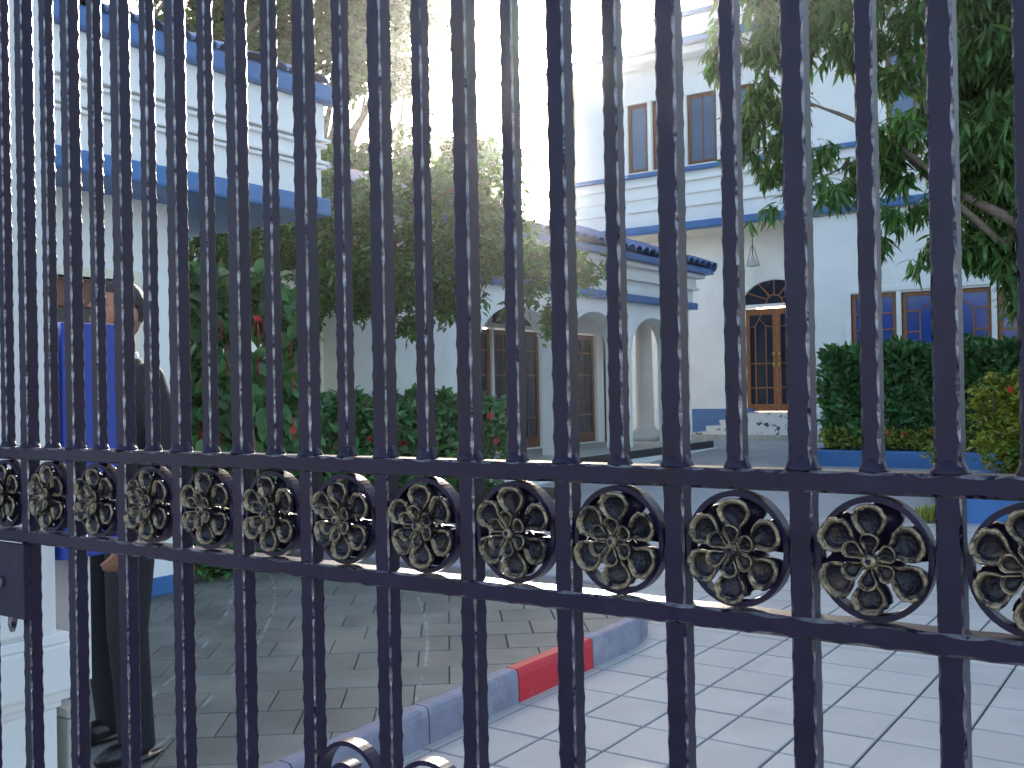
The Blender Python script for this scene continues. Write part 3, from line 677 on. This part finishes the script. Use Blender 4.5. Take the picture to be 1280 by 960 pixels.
def whorl(C, n, L, W, droop, spread=.04, jl=.3):
    """n leaves springing from each twig tip in C"""
    C = np.repeat(np.asarray(C, float), n, 0); k = len(C); th = rng.uniform(0, 2*np.pi, k)
    el = rng.normal(droop, .45, k); D = np.stack([np.cos(th)*np.cos(el), np.sin(th)*np.cos(el), np.sin(el)], 1)
    N = np.array([0, 0, 1.])+rng.normal(0, .35, (k, 3)); ls = L*rng.uniform(1-jl, 1+jl, k)
    return C+rng.normal(0, spread, (k, 3)), D, N, ls, W*ls/L*rng.uniform(.85, 1.15, k)
def limb(root, a, c, ra, rc, parent_loc, name='branch', sag=.0, n=7, m='bark'):
    a, c = Vector(a), Vector(c); pts = []; L = (c-a).length; o1, o2 = rnd.uniform(-.08, .08)*L, rnd.uniform(-.08, .08)*L
    for i in range(n+1): t = i/n; p = a.lerp(c, t); p += Vector((o1*math.sin(math.pi*t), o2*math.sin(2.2*math.pi*t), sag*L*math.sin(math.pi*t))); pts.append(p-Vector(parent_loc))
    return MB().tube(pts, [ra+(rc-ra)*(i/n)**.8 for i in range(n+1)], 8).build(name, m, root, True)
def blob_points(blobs, dens):
    """sample twig tips in 3-D ellipsoids: (centre, radii, weight); more towards the shell, in sub-clumps"""
    out = []
    for c, r, wt in blobs:
        n = int(dens*wt*r[0]*r[1]*r[2]*4.2)+3
        nc = max(3, n//9); d = rng.normal(0, 1, (nc, 3)); d = unit(d); cc = np.array(c)+d*np.array(r)*(rng.uniform(.15, 1, (nc, 1))**.5)
        pick = cc[rng.integers(0, nc, n)]; out.append(pick+rng.normal(0, .115, (n, 3))*np.array(r))
    return np.concatenate(out)

# ------------------------------------------------------------------ mango tree in the right-hand planter
TL = Vector((-.1, 12.3, gz(12.3)+.1))
mango = thing('mango_tree', 'large mango tree with long drooping leaves in front of the house', 'tree', loc=TL)
def mp(px, py, dY=0): return atY(px, py, 12.0+dY)
fork = Vector((-.75, 12.1, 2.0)); limb(mango, TL-Vector((0, 0, .15)), fork, .2, .15, TL, 'trunk')
lims = [(fork, mp(1190, 238), .1, .05), (mp(1262, 312), mp(1080, 150, .3), .05, .02), (mp(1200, 246), mp(985, 120, -.4), .045, .012), (fork, mp(1250, -60, .6), .11, .04),
        (mp(1190, 238), mp(1130, -40, .5), .05, .02), (mp(1262, 300), mp(1290, 90, -.6), .05, .02), (mp(1100, 165, .3), mp(1010, 130), .02, .008), (mp(1060, 205), mp(975, 255), .014, .006), (mp(1150, 200), mp(1060, 205), .03, .014)]
for a, c, ra, rc in lims: limb(mango, a, c, ra, rc, TL, sag=.05)
def pxblob(px, py, rx, ry, dY, rY, wt):
    c = mp(px, py, dY); s = (c-CAM).dot(v_)/F; return (tuple(c), (rx*s/.83, rY, ry*s), wt)
MBL = [(935, 40, 50, 70, 0, .5, 1.0), (950, 120, 50, 60, -.1, .5, .9), (1010, 30, 60, 40, .2, .6, .9), (1090, 40, 60, 60, .3, .7, 1.0), (920, 170, 26, 40, -.2, .35, .9), (965, 195, 45, 45, .0, .5, .8),
       (950, 265, 16, 16, -.1, .2, 1.0), (985, 240, 28, 26, 0, .3, .5), (1060, 215, 55, 40, 0, .5, .75), (1045, 245, 35, 22, -.2, .4, .5), (1130, 190, 55, 60, .1, .6, .9), (1140, 290, 45, 45, -.2, .5, .8), (1180, 312, 42, 34, 0, .5, .8),
       (1150, 90, 45, 60, .4, .6, .6), (1220, 60, 70, 90, .3, .8, 1.15), (1240, 190, 60, 70, .2, .7, 1.1), (1250, 270, 60, 60, .5, .7, 1.0), (1230, 322, 55, 28, .3, .6, .9), (1310, 200, 60, 200, .4, .9, 1.0), (1330, 320, 60, 50, .3, .7, .8), (1240, 130, 70, 150, 1.6, .5, .9), (1290, 260, 60, 80, 1.5, .5, .9),
       (1100, -70, 200, 70, .4, 1.2, .7), (1350, -60, 150, 150, .6, 1.5, .6), (1420, 150, 120, 200, .8, 1.6, .5)]
tips = blob_points([pxblob(*q) for q in MBL], 165)
P, D, N, Ls, Ws = whorl(tips, 6, .225, .05, -.75, .03)
V, f = leaf_arrays(P, D, N, Ls, Ws, .22)
dist = np.linalg.norm(P-np.array(CAM), axis=1)
pxs = np.array([((Vector(p)-CAM).dot(r2)/(Vector(p)-CAM).dot(v_)*F+640) for p in P]); pys = np.array([(480-(Vector(p)-CAM).dot(u2)/(Vector(p)-CAM).dot(v_)*F) for p in P])
iso = (pxs < 1260) & (pxs > 890) & (pys > 0) & (pys < 420); order = np.argsort(dist+np.where(iso, 0, 100)); near = order[:300]; farm = np.ones(len(P), bool); farm[near] = False
crown = leaf_obj('crown', [(V[farm], f)], 'leafM', mango, TL)
lv, lf = leaf_arrays([[0, 0, 0]], [[1, 0, 0]], [[0, 0, 1.]], [1.], [.215], .22); lb_ = MB(); lb_.add([tuple(q) for q in lv[0]], lf); lmesh = lb_.mesh('leaf', 'leafMo', True)
def frame_eul(D, N):
    x = Vector(D).normalized(); y = Vector(N).cross(x).normalized(); z = x.cross(y); return Matrix((x, y, z)).transposed().to_euler()
for i in near: link('leaf', lmesh, crown, Vector(P[i])-TL, frame_eul(D[i], N[i]), (Ls[i],)*3)

# ------------------------------------------------------------------ garden tree with small leaves in front of the arcade
GL = Vector((-8.6, 6.9, 0))
gt = thing('garden_tree', 'backlit small-leaved tree spreading in front of the arcade wing', 'tree', loc=GL)
top = Vector((-8.3, 7.2, 2.6)); limb(gt, GL, top, .14, .1, GL, 'trunk')
def dp(px, py, d=11.6): return atd(px, py, d)
for px, py, d in ((450, 300, 11.2), (560, 280, 11.6), (690, 330, 11.8), (520, 210, 12.2), (420, 230, 11.4), (620, 220, 12.), (440, 392, 10.8), (340, 300, 11.6)): limb(gt, top, dp(px, py, d), .05, .012, GL, sag=.08)
def dblob(px, py, rx, ry, d, rd, wt):
    c = atd(px, py, d); s = d/F; return (tuple(c), (rx*s*.85+rd*.3, rx*s*.55+rd*.5, ry*s), wt)
GB = [(440, 300, 60, 60, 11.4, .5, 1), (470, 350, 75, 45, 11.2, .5, 1), (540, 330, 60, 55, 11.5, .5, 1), (600, 300, 55, 55, 11.7, .5, 1), (560, 240, 50, 45, 12., .5, .7), (625, 235, 35, 42, 12.1, .5, .6), (590, 195, 25, 22, 12.1, .3, .6), (490, 255, 50, 38, 11.9, .5, .6), (520, 200, 26, 20, 12, .3, .5), (420, 250, 38, 40, 11.5, .4, .6), (445, 205, 22, 22, 11.6, .3, .5), (395, 200, 20, 25, 11.6, .3, .6),
      (655, 325, 50, 35, 11.6, .4, .9), (700, 335, 40, 28, 11.6, .35, .8), (740, 333, 22, 10, 11.6, .2, .9), (690, 385, 16, 40, 11.5, .25, .8), (650, 370, 35, 18, 11.5, .3, .6), (500, 395, 30, 24, 11.2, .3, .8), (410, 375, 45, 35, 11., .4, .8), (350, 290, 55, 50, 11.8, .5, .8), (295, 300, 50, 45, 12.2, .5, .8), (250, 310, 40, 45, 12.6, .5, .8), (380, 330, 40, 40, 11.6, .4, .8), (530, 398, 25, 18, 11.3, .3, .6), (575, 372, 30, 25, 11.4, .3, .7)]
tips = blob_points([dblob(*q) for q in GB], 620)
P, D, N, Ls, Ws = whorl(tips, 6, .1, .046, -.35, .05); V, f = leaf_arrays(P, D, N, Ls, Ws, .12, 'oval'); leaf_obj('crown', [(V, f)], 'leafT', gt, GL)

# ------------------------------------------------------------------ taller trees behind the guardhouse and wing
def back_tree(loc, label, blobs, dens, L=.16):
    loc = Vector(loc); t = thing('tall_tree', label, 'tree', 'tall trees behind the white buildings', loc); cs = [Vector(b_[0]) for b_ in blobs]
    mid = sum(cs, Vector())/len(cs); tp = Vector((loc.x*.6+mid.x*.4, loc.y*.6+mid.y*.4, loc.z+(mid.z-loc.z)*.55)); limb(t, loc, tp, .28, .18, loc, 'trunk')
    for c in cs[:9]: limb(t, tp, c, .09, .02, loc, sag=.06)
    P, D, N, Ls, Ws = whorl(blob_points(blobs, dens), 6, L, L*.5, -.3, .09); V, f = leaf_arrays(P, D, N, Ls, Ws, .12, 'oval'); leaf_obj('crown', [(V, f)], 'leafB', t, loc)
def db(px, py, rp, d): c = atd(px, py, d); s = d/F; return (tuple(c), (rp*s, rp*s, rp*s*.9), 1)
back_tree((-13.6, 6.4, 0), 'tall backlit tree rising behind the guardhouse roof', [db(*q) for q in ((250, 40, 45, 17), (310, 60, 45, 17), (370, 30, 50, 17.5), (420, 70, 50, 17), (300, -60, 70, 17), (400, -70, 80, 17.5), (240, -50, 60, 16.6), (390, 130, 25, 16.8), (200, -20, 40, 16.6), (260, 290, 45, 16.5), (310, 320, 50, 16.6), (150, -80, 60, 16.4), (330, 20, 35, 17.2), (280, 10, 35, 17), (440, 20, 40, 17.3), (355, 75, 28, 17))], 170, .19)
back_tree((-14.6, 11.5, 0), 'tall backlit tree rising above the blue hipped roof of the arcade wing', [db(*q) for q in ((470, 40, 50, 20.5), (510, 100, 35, 20.5), (460, 110, 30, 20.2), (500, -40, 70, 20.5), (440, -40, 60, 20), (540, 30, 28, 21), (530, 190, 35, 20.5), (590, 190, 40, 20.5), (470, 230, 45, 20), (420, 200, 40, 19.8), (640, 210, 28, 20.5), (560, 240, 45, 20.2))], 95, .2)

# ------------------------------------------------------------------ hedges and beds
def hedge(name, label, x0, x1, y0, y1, z0, z1, n, L, Wf, m, droop=-.2, bump=.12):
    loc = Vector(((x0+x1)/2, (y0+y1)/2, z0)); t = thing(name, label, 'hedge', loc=loc)
    u = rng.uniform(0, 1, (n, 3)); face = rng.integers(0, 12, n)-2; face[face < 0] = 3; dep = rng.exponential(.17, n)
    P = np.stack([x0+(x1-x0)*u[:, 0], y0+(y1-y0)*u[:, 1], z0+.03+(z1-z0)*u[:, 2]], 1); O = np.zeros((n, 3))
    for fs, ax, hi in (((0, 1, 2), 2, 1), ((3, 4, 5), 1, 0), ((6, 7), 0, 1), ((8,), 0, 0), ((9,), 1, 1)):
        k = np.isin(face, fs); P[k, ax] = ((x1, y1, z1)[ax]-dep[k]) if hi else ((x0, y0, z0)[ax]+dep[k]); O[k, ax] = 1 if hi else -1
    wob = .5*np.sin(P[:, 0]*5.1+P[:, 2]*3)+.5*np.sin(P[:, 1]*4.3+P[:, 0]*2.2+1)+.4*np.sin(P[:, 0]*13+P[:, 1]*11+P[:, 2]*9)
    P += O*(wob*bump)[:, None]; D = O*.8+rng.normal(0, .6, (n, 3)); D[:, 2] += .25+droop
    N = O+rng.normal(0, .5, (n, 3))+np.array([0, 0, .4]); ls = L*rng.uniform(.6, 1.3, n); V, f = leaf_arrays(P, D, N, ls, ls*Wf, .15, 'oval')
    leaf_obj('foliage', [(V, f)], m, t, loc)
    for k in range(max(4, int((x1-x0+y1-y0)*1.5))):
        a = Vector((rnd.uniform(x0+.15, x1-.15), rnd.uniform(y0+.15, y1-.15), z0)); limb(t, a, a+Vector((rnd.uniform(-.15, .15), rnd.uniform(-.15, .15), (z1-z0)*.85)), .03, .01, loc, 'stem')
    return t
fb = MB()
for k in range(5):
    a = 2*math.pi*k/5; c, s = math.cos(a), math.sin(a); q = lambda r, t, z: (r*c-t*s, r*s+t*c, z)
    fb.add([q(.1, 0, .1), q(.5, -.32, .22), q(1, -.2, .3), q(1, .2, .3), q(.5, .32, .22)], [(0, 1, 2, 3, 4)])
fb.lathe([(.08, 0), (.16, .12), (.1, .3)], n=7); flm = fb.mesh('flower', 'flower', True); yfl = fb.mesh('flower', 'yellow', True)
def flowers(t, pts, size, me=None, face=(.75, -.6, .3)):
    for p in pts: link('flower', me or flm, t, Vector(p)-t.location, Vector((face[0]+rnd.uniform(-.4, .4), face[1]+rnd.uniform(-.4, .4), face[2]+rnd.uniform(-.3, .4))).to_track_quat('Z', 'Y').to_euler(), size*rnd.uniform(.8, 1.25))
bed = struct(MB().box(-9.09, -7.35, 5.5, 10.75, -.03, .16, bev=.02).build('planting_bed', 'soil'), 'soil bed along the wall of the arcade wing')
h2 = hedge('flowering_hedge', 'dark green leafy hedge with red flowers along the arcade wing wall', -8.95, -7.6, 5.9, 9.75, .14, 1.36, 15000, .12, .55, 'leafH', bump=.13)
flowers(h2, [atd(px, py, 11.2 if px < 470 else 12.0) for px, py in ((405, 552), (412, 560), (440, 535), (398, 540), (505, 555), (437, 562), (462, 548), (455, 505))]+[atd(px, py, 12.9) for px, py in ((620, 552), (612, 520), (560, 540))], .04)
# chenille bush with hanging crimson tassels
RL = Vector((-6.75, 4.75, H))
rb_ = thing('tassel_bush', 'tall heart-leaved bush hung with crimson tassels beside the guardhouse', 'bush', loc=RL)
RB = [(250, 400, 42, 40, 8.6), (310, 390, 45, 45, 8.8), (350, 430, 32, 60, 8.8), (240, 480, 38, 55, 8.5), (300, 490, 60, 60, 8.5), (350, 520, 38, 50, 8.7), (260, 560, 50, 60, 8.4), (330, 590, 55, 60, 8.5), (230, 620, 30, 50, 8.2), (300, 650, 70, 45, 8.3), (330, 350, 35, 25, 8.9), (260, 350, 30, 25, 8.8)]
tips = blob_points([(tuple(atd(a, e, d)), (r1*d/F*.9, r1*d/F*.9, r2_*d/F), 1) for a, e, r1, r2_, d in RB], 1100)
P, D, N, Ls, Ws = whorl(tips, 3, .14, .112, -.7, .06); N = N*.6+np.array([.7, -.5, .3])
dist = np.linalg.norm(P-np.array(CAM), axis=1); order = np.argsort(dist+rng.uniform(0, .9, len(P))); near = order[:300]; fm = np.ones(len(P), bool); fm[near] = False
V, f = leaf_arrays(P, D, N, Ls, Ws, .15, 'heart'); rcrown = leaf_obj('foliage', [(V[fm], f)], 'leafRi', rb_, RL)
lv, lf = leaf_arrays([[0, 0, 0]], [[1, 0, 0]], [[0, 0, 1.]], [1.], [.8], .15, 'heart'); hl = MB().add([tuple(q) for q in lv[0]], lf).mesh('leaf', 'leafR', True)
for i in near: link('leaf', hl, rcrown, Vector(P[i])-RL, frame_eul(D[i], N[i]), (Ls[i],)*3)
tsm = MB().tube([(0, 0, 0), (.004, 0, -.2), (-.003, .002, -.5), (.003, 0, -.85), (0, 0, -1)], [.04, .075, .085, .075, .02], 8).mesh('tassel', 'tassel', True)
for px, py in tuple((rnd.uniform(225, 372), rnd.uniform(385, 545)) for _ in range(14))+((276, 400), (318, 398), (308, 385), (322, 445), (347, 430), (352, 480), (347, 510), (305, 460), (270, 475), (250, 520), (276, 530), (278, 555), (312, 525), (345, 540), (366, 520), (245, 500), (330, 560), (262, 440), (340, 405), (366, 470), (290, 505), (284, 430)):
    s = rnd.uniform(.1, .2); link('tassel', tsm, rb_, atd(px, py, 8.15+rnd.uniform(-.1, .15))-RL, (rnd.uniform(-.1, .1), rnd.uniform(-.1, .1), 0), (s*.5, s*.5, s))
flowers(rb_, [atd(321, 399, 8.1), atd(366, 538, 8.1)], .028)
for k in range(8): a = RL+Vector((rnd.uniform(-.35, .35), rnd.uniform(-.3, .3), -.02)); limb(rb_, a, a+Vector((rnd.uniform(-.4, .4), rnd.uniform(-.3, .3), rnd.uniform(1.2, 1.9))), .022, .007, RL, 'stem')
lowp = thing('bedding_plant', 'low bedding plant with yellow and orange flowers below the tassel bush', 'plant', loc=(-6.2, 4.0, H))
n = 500; P = np.array([-6.2, 4.0, H+.02])+rng.normal(0, 1, (n, 3))*np.array([.16, .16, .0])+np.array([0, 0, 1])*rng.uniform(0, .2, (n, 1)); V, f = leaf_arrays(P, rng.normal(0, 1, (n, 3))+np.array([0, 0, .5]), rng.normal(0, .4, (n, 3))+np.array([.3, -.3, 1]), np.full(n, .07), np.full(n, .035), .1, 'oval'); leaf_obj('foliage', [(V, f)], 'leafH', lowp, lowp.location)
flowers(lowp, [atd(252, 710, 7.7), atd(262, 708, 7.7), atd(258, 716, 7.6), atd(246, 713, 7.7)], .035, yfl)
# right-hand hedge in its blue-kerbed bed
def kerb_bed(name, label, x0, x1, y0, y1, z, h):
    t = thing(name, label, 'planter', loc=((x0+x1)/2, y0, z)); o = -t.location; w_ = .16
    for a in ((x0, x1, y0, y0+w_), (x0, x1, y1-w_, y1), (x0, x0+w_, y0+w_+.002, y1-w_-.002), (x1-w_, x1, y0+w_+.002, y1-w_-.002)): MB().box(*a, z-.1, z+h, bev=.025).build('kerb_wall', 'blue', t, loc=o)
    MB().box(x0+w_, x1-w_, y0+w_, y1-w_, z-.1, z+h-.06).build('soil', 'soil', t, loc=o); return t
kerb_bed('planter', 'long low blue planter kerb under the clipped hedge', -5.75, 6, 15.75, 18.0, gz(15.8), .24)
h3 = hedge('clipped_hedge', 'tall clipped dark green hedge below the blue windows', -5.45, 2.0, 16.15, 17.7, gz(16)+.25, 2.05, 34000, .16, .42, 'leafH', droop=-.1, bump=.1)
t = thing('golden_ground_plants', 'low yellow-green bedding plants along the foot of the clipped hedge', 'plants', loc=(-4, 16.0, gz(16)+.27))
n = 1600; P = np.stack([rng.uniform(-5.5, -1, n), rng.uniform(15.93, 16.2, n), gz(16)+.27+rng.uniform(0, .28, n)], 1); V, f = leaf_arrays(P, rng.normal(0, 1, (n, 3))+np.array([0, -.4, .5]), rng.normal(0, .5, (n, 3))+np.array([0, -.6, .6]), rng.uniform(.06, .12, n), rng.uniform(.03, .05, n), .1, 'oval'); leaf_obj('foliage', [(V, f)], 'leafY', t, t.location)
flowers(t, [atY(px, py, 15.95) for px, py in ((1112, 541), (1166, 540), (1128, 544))], .045)
kerb_bed('planter', 'near blue planter kerb round the mango tree and golden bush', -2.5, 5, 10.45, 13.6, gz(10.5), .33)
gl = Vector((-1.9, 11.9, gz(12)+.25)); gbush = thing('golden_bush', 'yellow-green variegated bush in the near blue planter', 'bush', loc=gl)
GBB = [((-2.05, 12, 1.15), (.32, .35, .4)), ((-1.65, 11.9, 1.35), (.4, .35, .4)), ((-1.2, 12, 1.1), (.45, .4, .5)), ((-1.8, 11.6, .75), (.45, .35, .35)), ((-1.2, 11.6, .7), (.45, .35, .35))]
tips = blob_points([(c, r, 1) for c, r in GBB], 1500); P, D, N, Ls, Ws = whorl(tips, 5, .09, .045, .1, .04); V, f = leaf_arrays(P, D, N, Ls, Ws, .1, 'oval'); leaf_obj('foliage', [(V, f)], 'leafY', gbush, gl)
for k in range(7): a = gl+Vector((rnd.uniform(-.2, .5), rnd.uniform(-.2, .2), -.02)); limb(gbush, a, a+Vector((rnd.uniform(-.3, .4), rnd.uniform(-.2, .2), rnd.uniform(.7, 1.1))), .018, .006, gl, 'stem')
flowers(gbush, [atY(px, py, 11.55) for px, py in ((1272, 532), (1280, 536), (1262, 488), (1276, 480))], .06)
sb = Vector((-1.85, 11.15, gz(11)+.25)); low = thing('round_shrub', 'low rounded fine-leaved green shrub in front of the golden bush', 'shrub', loc=sb)
tips = blob_points([((-1.85, 11.2, .62), (.38, .28, .3), 1), ((-1.25, 11.2, .6), (.4, .28, .3), 1)], 1100); P, D, N, Ls, Ws = whorl(tips, 5, .05, .022, .2, .03); V, f = leaf_arrays(P, D, N, Ls, Ws, .1, 'oval'); leaf_obj('foliage', [(V, f)], 'leafT', low, sb)
for k in range(5): limb(low, sb+Vector((rnd.uniform(-.2, .6), 0, -.02)), sb+Vector((rnd.uniform(-.3, .7), rnd.uniform(-.1, .1), .35)), .012, .005, sb, 'stem')
ptl = Vector((-2.78, 12.2, gz(12.2))); pot = thing('potted_plant', 'pale bushy plant in a white pot beside the blue planter', 'plant', loc=ptl)
MB().lathe([(.13, 0), (.2, .06), (.25, .24), (.27, .25), (.27, .29), (.23, .29), (.21, .22)], n=24).build('pot', 'pot', pot, True)
tips = blob_points([(tuple(ptl+Vector((0, 0, .55))), (.24, .24, .26), 1)], 1300); P, D, N, Ls, Ws = whorl(tips, 5, .075, .035, .2, .03); V, f = leaf_arrays(P, D, N, Ls, Ws, .1, 'oval'); leaf_obj('foliage', [(V, f)], 'leafY', pot, ptl)
limb(pot, ptl+Vector((0, 0, .2)), ptl+Vector((.02, 0, .6)), .012, .006, ptl, 'stem')
gtf = atd(1163, 632, 10.9); gtf.z = gz(gtf.y); tuft = thing('grass_tuft', 'small green tuft growing at the corner of the near blue planter', 'plant', loc=gtf)
n = 260; P = np.array(gtf)+rng.normal(0, 1, (n, 3))*np.array([.08, .08, 0]); V, f = leaf_arrays(P, rng.normal(0, .5, (n, 3))+np.array([0, 0, 1]), rng.normal(0, 1, (n, 3)), rng.uniform(.1, .2, n), np.full(n, .014), .3); leaf_obj('blades', [(V, f)], 'leafY', tuft, gtf)

# ================================================================== person behind the gate
def solid(parts, voxel, name, m, parent, smooth=4, loc=None):
    """union of tapered limbs and ellipsoids into one continuous skin (voxel remesh, then relaxed)"""
    b = MB()
    for p in parts:
        if p[0] == 'e':
            _, c, r = p; n = 16; V = [(c[0]+r[0]*math.sin(math.pi*i/10)*math.cos(2*math.pi*k/n), c[1]+r[1]*math.sin(math.pi*i/10)*math.sin(2*math.pi*k/n), c[2]-r[2]*math.cos(math.pi*i/10)) for i in range(1, 10) for k in range(n)]
            Fs = [(i*n+k, i*n+(k+1) % n, (i+1)*n+(k+1) % n, (i+1)*n+k) for i in range(8) for k in range(n)]+[tuple(range(n))[::-1], tuple(8*n+k for k in range(n))]; b.add(V, Fs)
        elif p[0] == 't': b.tube(p[1], p[2], 14)
        else:                                   # stack of ellipses: (z, cx, cy, rx, ry)
            n = 24; V = [(cx+rx*math.cos(2*math.pi*k/n), cy+ry*math.sin(2*math.pi*k/n), z) for z, cx, cy, rx, ry in p[1] for k in range(n)]
            m_ = len(p[1]); b.add(V, [(i*n+k, i*n+(k+1) % n, (i+1)*n+(k+1) % n, (i+1)*n+k) for i in range(m_-1) for k in range(n)]+[tuple(range(n))[::-1], tuple((m_-1)*n+k for k in range(n))])
    tmp = link('tmp', b.mesh('tmp', m)); r = tmp.modifiers.new('r', 'REMESH'); r.mode = 'VOXEL'; r.voxel_size = voxel; r.use_smooth_shade = True
    if smooth: s = tmp.modifiers.new('s', 'SMOOTH'); s.factor = .5; s.iterations = smooth
    dg = bpy.context.evaluated_depsgraph_get(); me = bpy.data.meshes.new_from_object(tmp.evaluated_get(dg)); me.name = name
    bpy.data.objects.remove(tmp)
    if not me.materials: me.materials.append(MT[m])
    return link(name, me, parent, loc)
PL = Vector((-3.43, 1.25, H))
# standing, facing the street; x to his left, -y in front
hx = .035                                         # head leans slightly over his left side
body = [('e', (hx, -.005, 1.665), (.076, .098, .112)), ('e', (hx, -.03, 1.60), (.058, .07, .07)), ('e', (hx, -.065, 1.572), (.03, .03, .03)), ('t', [(hx*.5, .02, 1.42), (hx*.8, .01, 1.50), (hx, .0, 1.58)], [.07, .058, .056]),
        ('e', (hx, -.104, 1.637), (.014, .018, .02)), ('e', (hx, -.094, 1.655), (.009, .016, .03)), ('e', (hx, -.088, 1.692), (.055, .02, .012)), ('e', (hx, -.093, 1.598), (.024, .012, .006)), ('e', (hx, -.091, 1.584), (.02, .012, .007)),
        ('e', (hx+.078, .012, 1.65), (.01, .018, .032)), ('e', (hx-.078, .012, 1.65), (.01, .018, .032)),
        ('e', (hx+.03, -.085, 1.668), (.014, .01, .01)), ('e', (hx-.03, -.085, 1.668), (.014, .01, .01)),
        ('s', [(.84, 0, 0, .14, .1), (.95, 0, 0, .155, .105), (1.1, 0, 0, .14, .1), (1.3, .0, .0, .165, .11), (1.42, .01, .01, .15, .09), (1.47, .01, .015, .08, .06)])]
sh = {1: (.185, .01, 1.41), -1: (-.175, .01, 1.41)}
elb = {1: (.285, .05, 1.1), -1: (-.25, .03, 1.12)}; wr = {1: (.285, -.13, .86), -1: (-.235, -.07, .88)}
for s in (1, -1):
    body += [('t', [sh[s], elb[s]], [.05, .042]), ('t', [elb[s], wr[s]], [.042, .027])]
    w0 = Vector(wr[s]); d = (w0-Vector(elb[s])).normalized(); inw = Vector((-s, 0, 0)); inw = (inw-d*inw.dot(d)).normalized(); pn = d.cross(inw)
    pc = w0+d*.05
    body += [('t', [w0-d*.01, w0+d*.03, w0+d*.085], [.026, .032, .03])]
    for k, (off, ln) in enumerate(((-.028, .062), (-.0095, .072), (.0095, .068), (.027, .052))):
        a = w0+d*.08+pn*off; j1 = a+d*ln*.45+inw*.012; j2 = a+d*ln*.75+inw*.03; body += [('t', [a-d*.02, a, j1, j2, j2+inw*ln*.2-d*.0+d*.006], [.0095, .0095, .0088, .008, .006])]
    th = w0+d*.03-pn*.024; body += [('t', [th, th+d*.03-pn*.022+inw*.012, th+d*.058-pn*.026+inw*.026], [.013, .011, .008])]
hip = {1: (.085, 0, .86), -1: (-.09, 0, .86)}; kn = {1: (.10, -.03, .49), -1: (-.16, .03, .49)}; an = {1: (.105, .0, .09), -1: (-.21, .12, .09)}
for s in (1, -1): body += [('t', [hip[s], kn[s]], [.085, .058]), ('t', [kn[s], (Vector(kn[s])*.6+Vector(an[s])*.4), an[s]], [.056, .055, .036])]
for s in (1, -1): a = an[s]; body += [('t', [a, (a[0], a[1]-.02, .05)], [.036, .034]), ('e', (a[0], a[1]-.06, .04), (.035, .1, .03))]
person = solid(body, .0055, 'person', 'skin', None, 5, PL)
thing('person', 'standing person in a dark suit, one hand lowered, beside the blue box', 'person', obj=person)
hairp = [('e', (hx, .012, 1.692), (.083, .1, .1))]
hr = solid(hairp, .006, 'hair', 'hair', person, 2)
# trim the cap of hair to the hairline
bm = bmesh.new(); bm.from_mesh(hr.data)
dead = [f for f in bm.faces if (lambda c: (c.y < -.02 and c.z < 1.735-.25*(c.y+.02)*0-.0) or c.z < 1.60 or (abs(c.x-hx) > .06 and c.y < .03 and c.z < 1.69))(f.calc_center_median())]
bmesh.ops.delete(bm, geom=dead, context='FACES'); bm.to_mesh(hr.data); bm.free()
jk = [('s', [(.80, 0, 0, .175, .125), (.9, 0, 0, .178, .128), (1.05, 0, 0, .165, .118), (1.25, .0, .0, .19, .128), (1.36, .005, .005, .195, .12), (1.43, .01, .012, .155, .1), (1.475, .015, .02, .092, .078), (1.495, .018, .022, .08, .07)])]
for s in (1, -1): jk += [('e', sh[s], (.068, .068, .065)), ('t', [sh[s], elb[s]], [.066, .056]), ('t', [elb[s], Vector(elb[s]).lerp(Vector(wr[s]), .93)], [.056, .042])]
solid(jk, .009, 'jacket', 'suit', person, 4)
tr = [('s', [(.82, 0, 0, .15, .112), (.9, 0, 0, .162, .115), (1.0, 0, 0, .15, .11)])]
for s in (1, -1): tr += [('t', [hip[s], Vector(hip[s]).lerp(Vector(kn[s]), .5), kn[s]], [.096, .086, .074]), ('t', [kn[s], Vector(kn[s]).lerp(Vector(an[s]), .5), (an[s][0], an[s][1], .045)], [.074, .068, .066])]
solid(tr, .009, 'trousers', 'suit', person, 4)
for s in (1, -1): a = an[s]; solid([('e', (a[0], a[1]-.065, .045), (.046, .115, .044)), ('t', [(a[0], a[1], .1), (a[0], a[1]-.01, .04)], [.044, .045]), ('e', (a[0], a[1]-.03, .014), (.046, .15, .014))], .006, 'shoe', 'shoe', person, 2)
solid([('s', [(1.44, .012, .015, .1, .08), (1.49, .016, .018, .072, .066), (1.52, .02, .015, .064, .062)])], .006, 'shirt_collar', 'shirt', person, 2)

# ================================================================== haze volume added to make the lens glare round the sun
hz_ = MB().box(-505, 505, -405, 505, -1.1, 15.5).build('haze', 'white'); hz_['kind'] = 'stuff'; hz_['label'] = 'thin added haze standing in for lens glare around the low sun'
hm = bpy.data.materials.new('glare_haze'); hm.use_nodes = True; hn = hm.node_tree.nodes; hn.remove(hn['Principled BSDF'])
pvn = hn.new('ShaderNodeVolumePrincipled'); pvn.inputs['Color'].default_value = (.97, .98, 1, 1); pvn.inputs['Density'].default_value = .0010; pvn.inputs['Anisotropy'].default_value = .92
hm.node_tree.links.new(pvn.outputs[0], hn['Material Output'].inputs['Volume']); hz_.data.materials[0] = hm
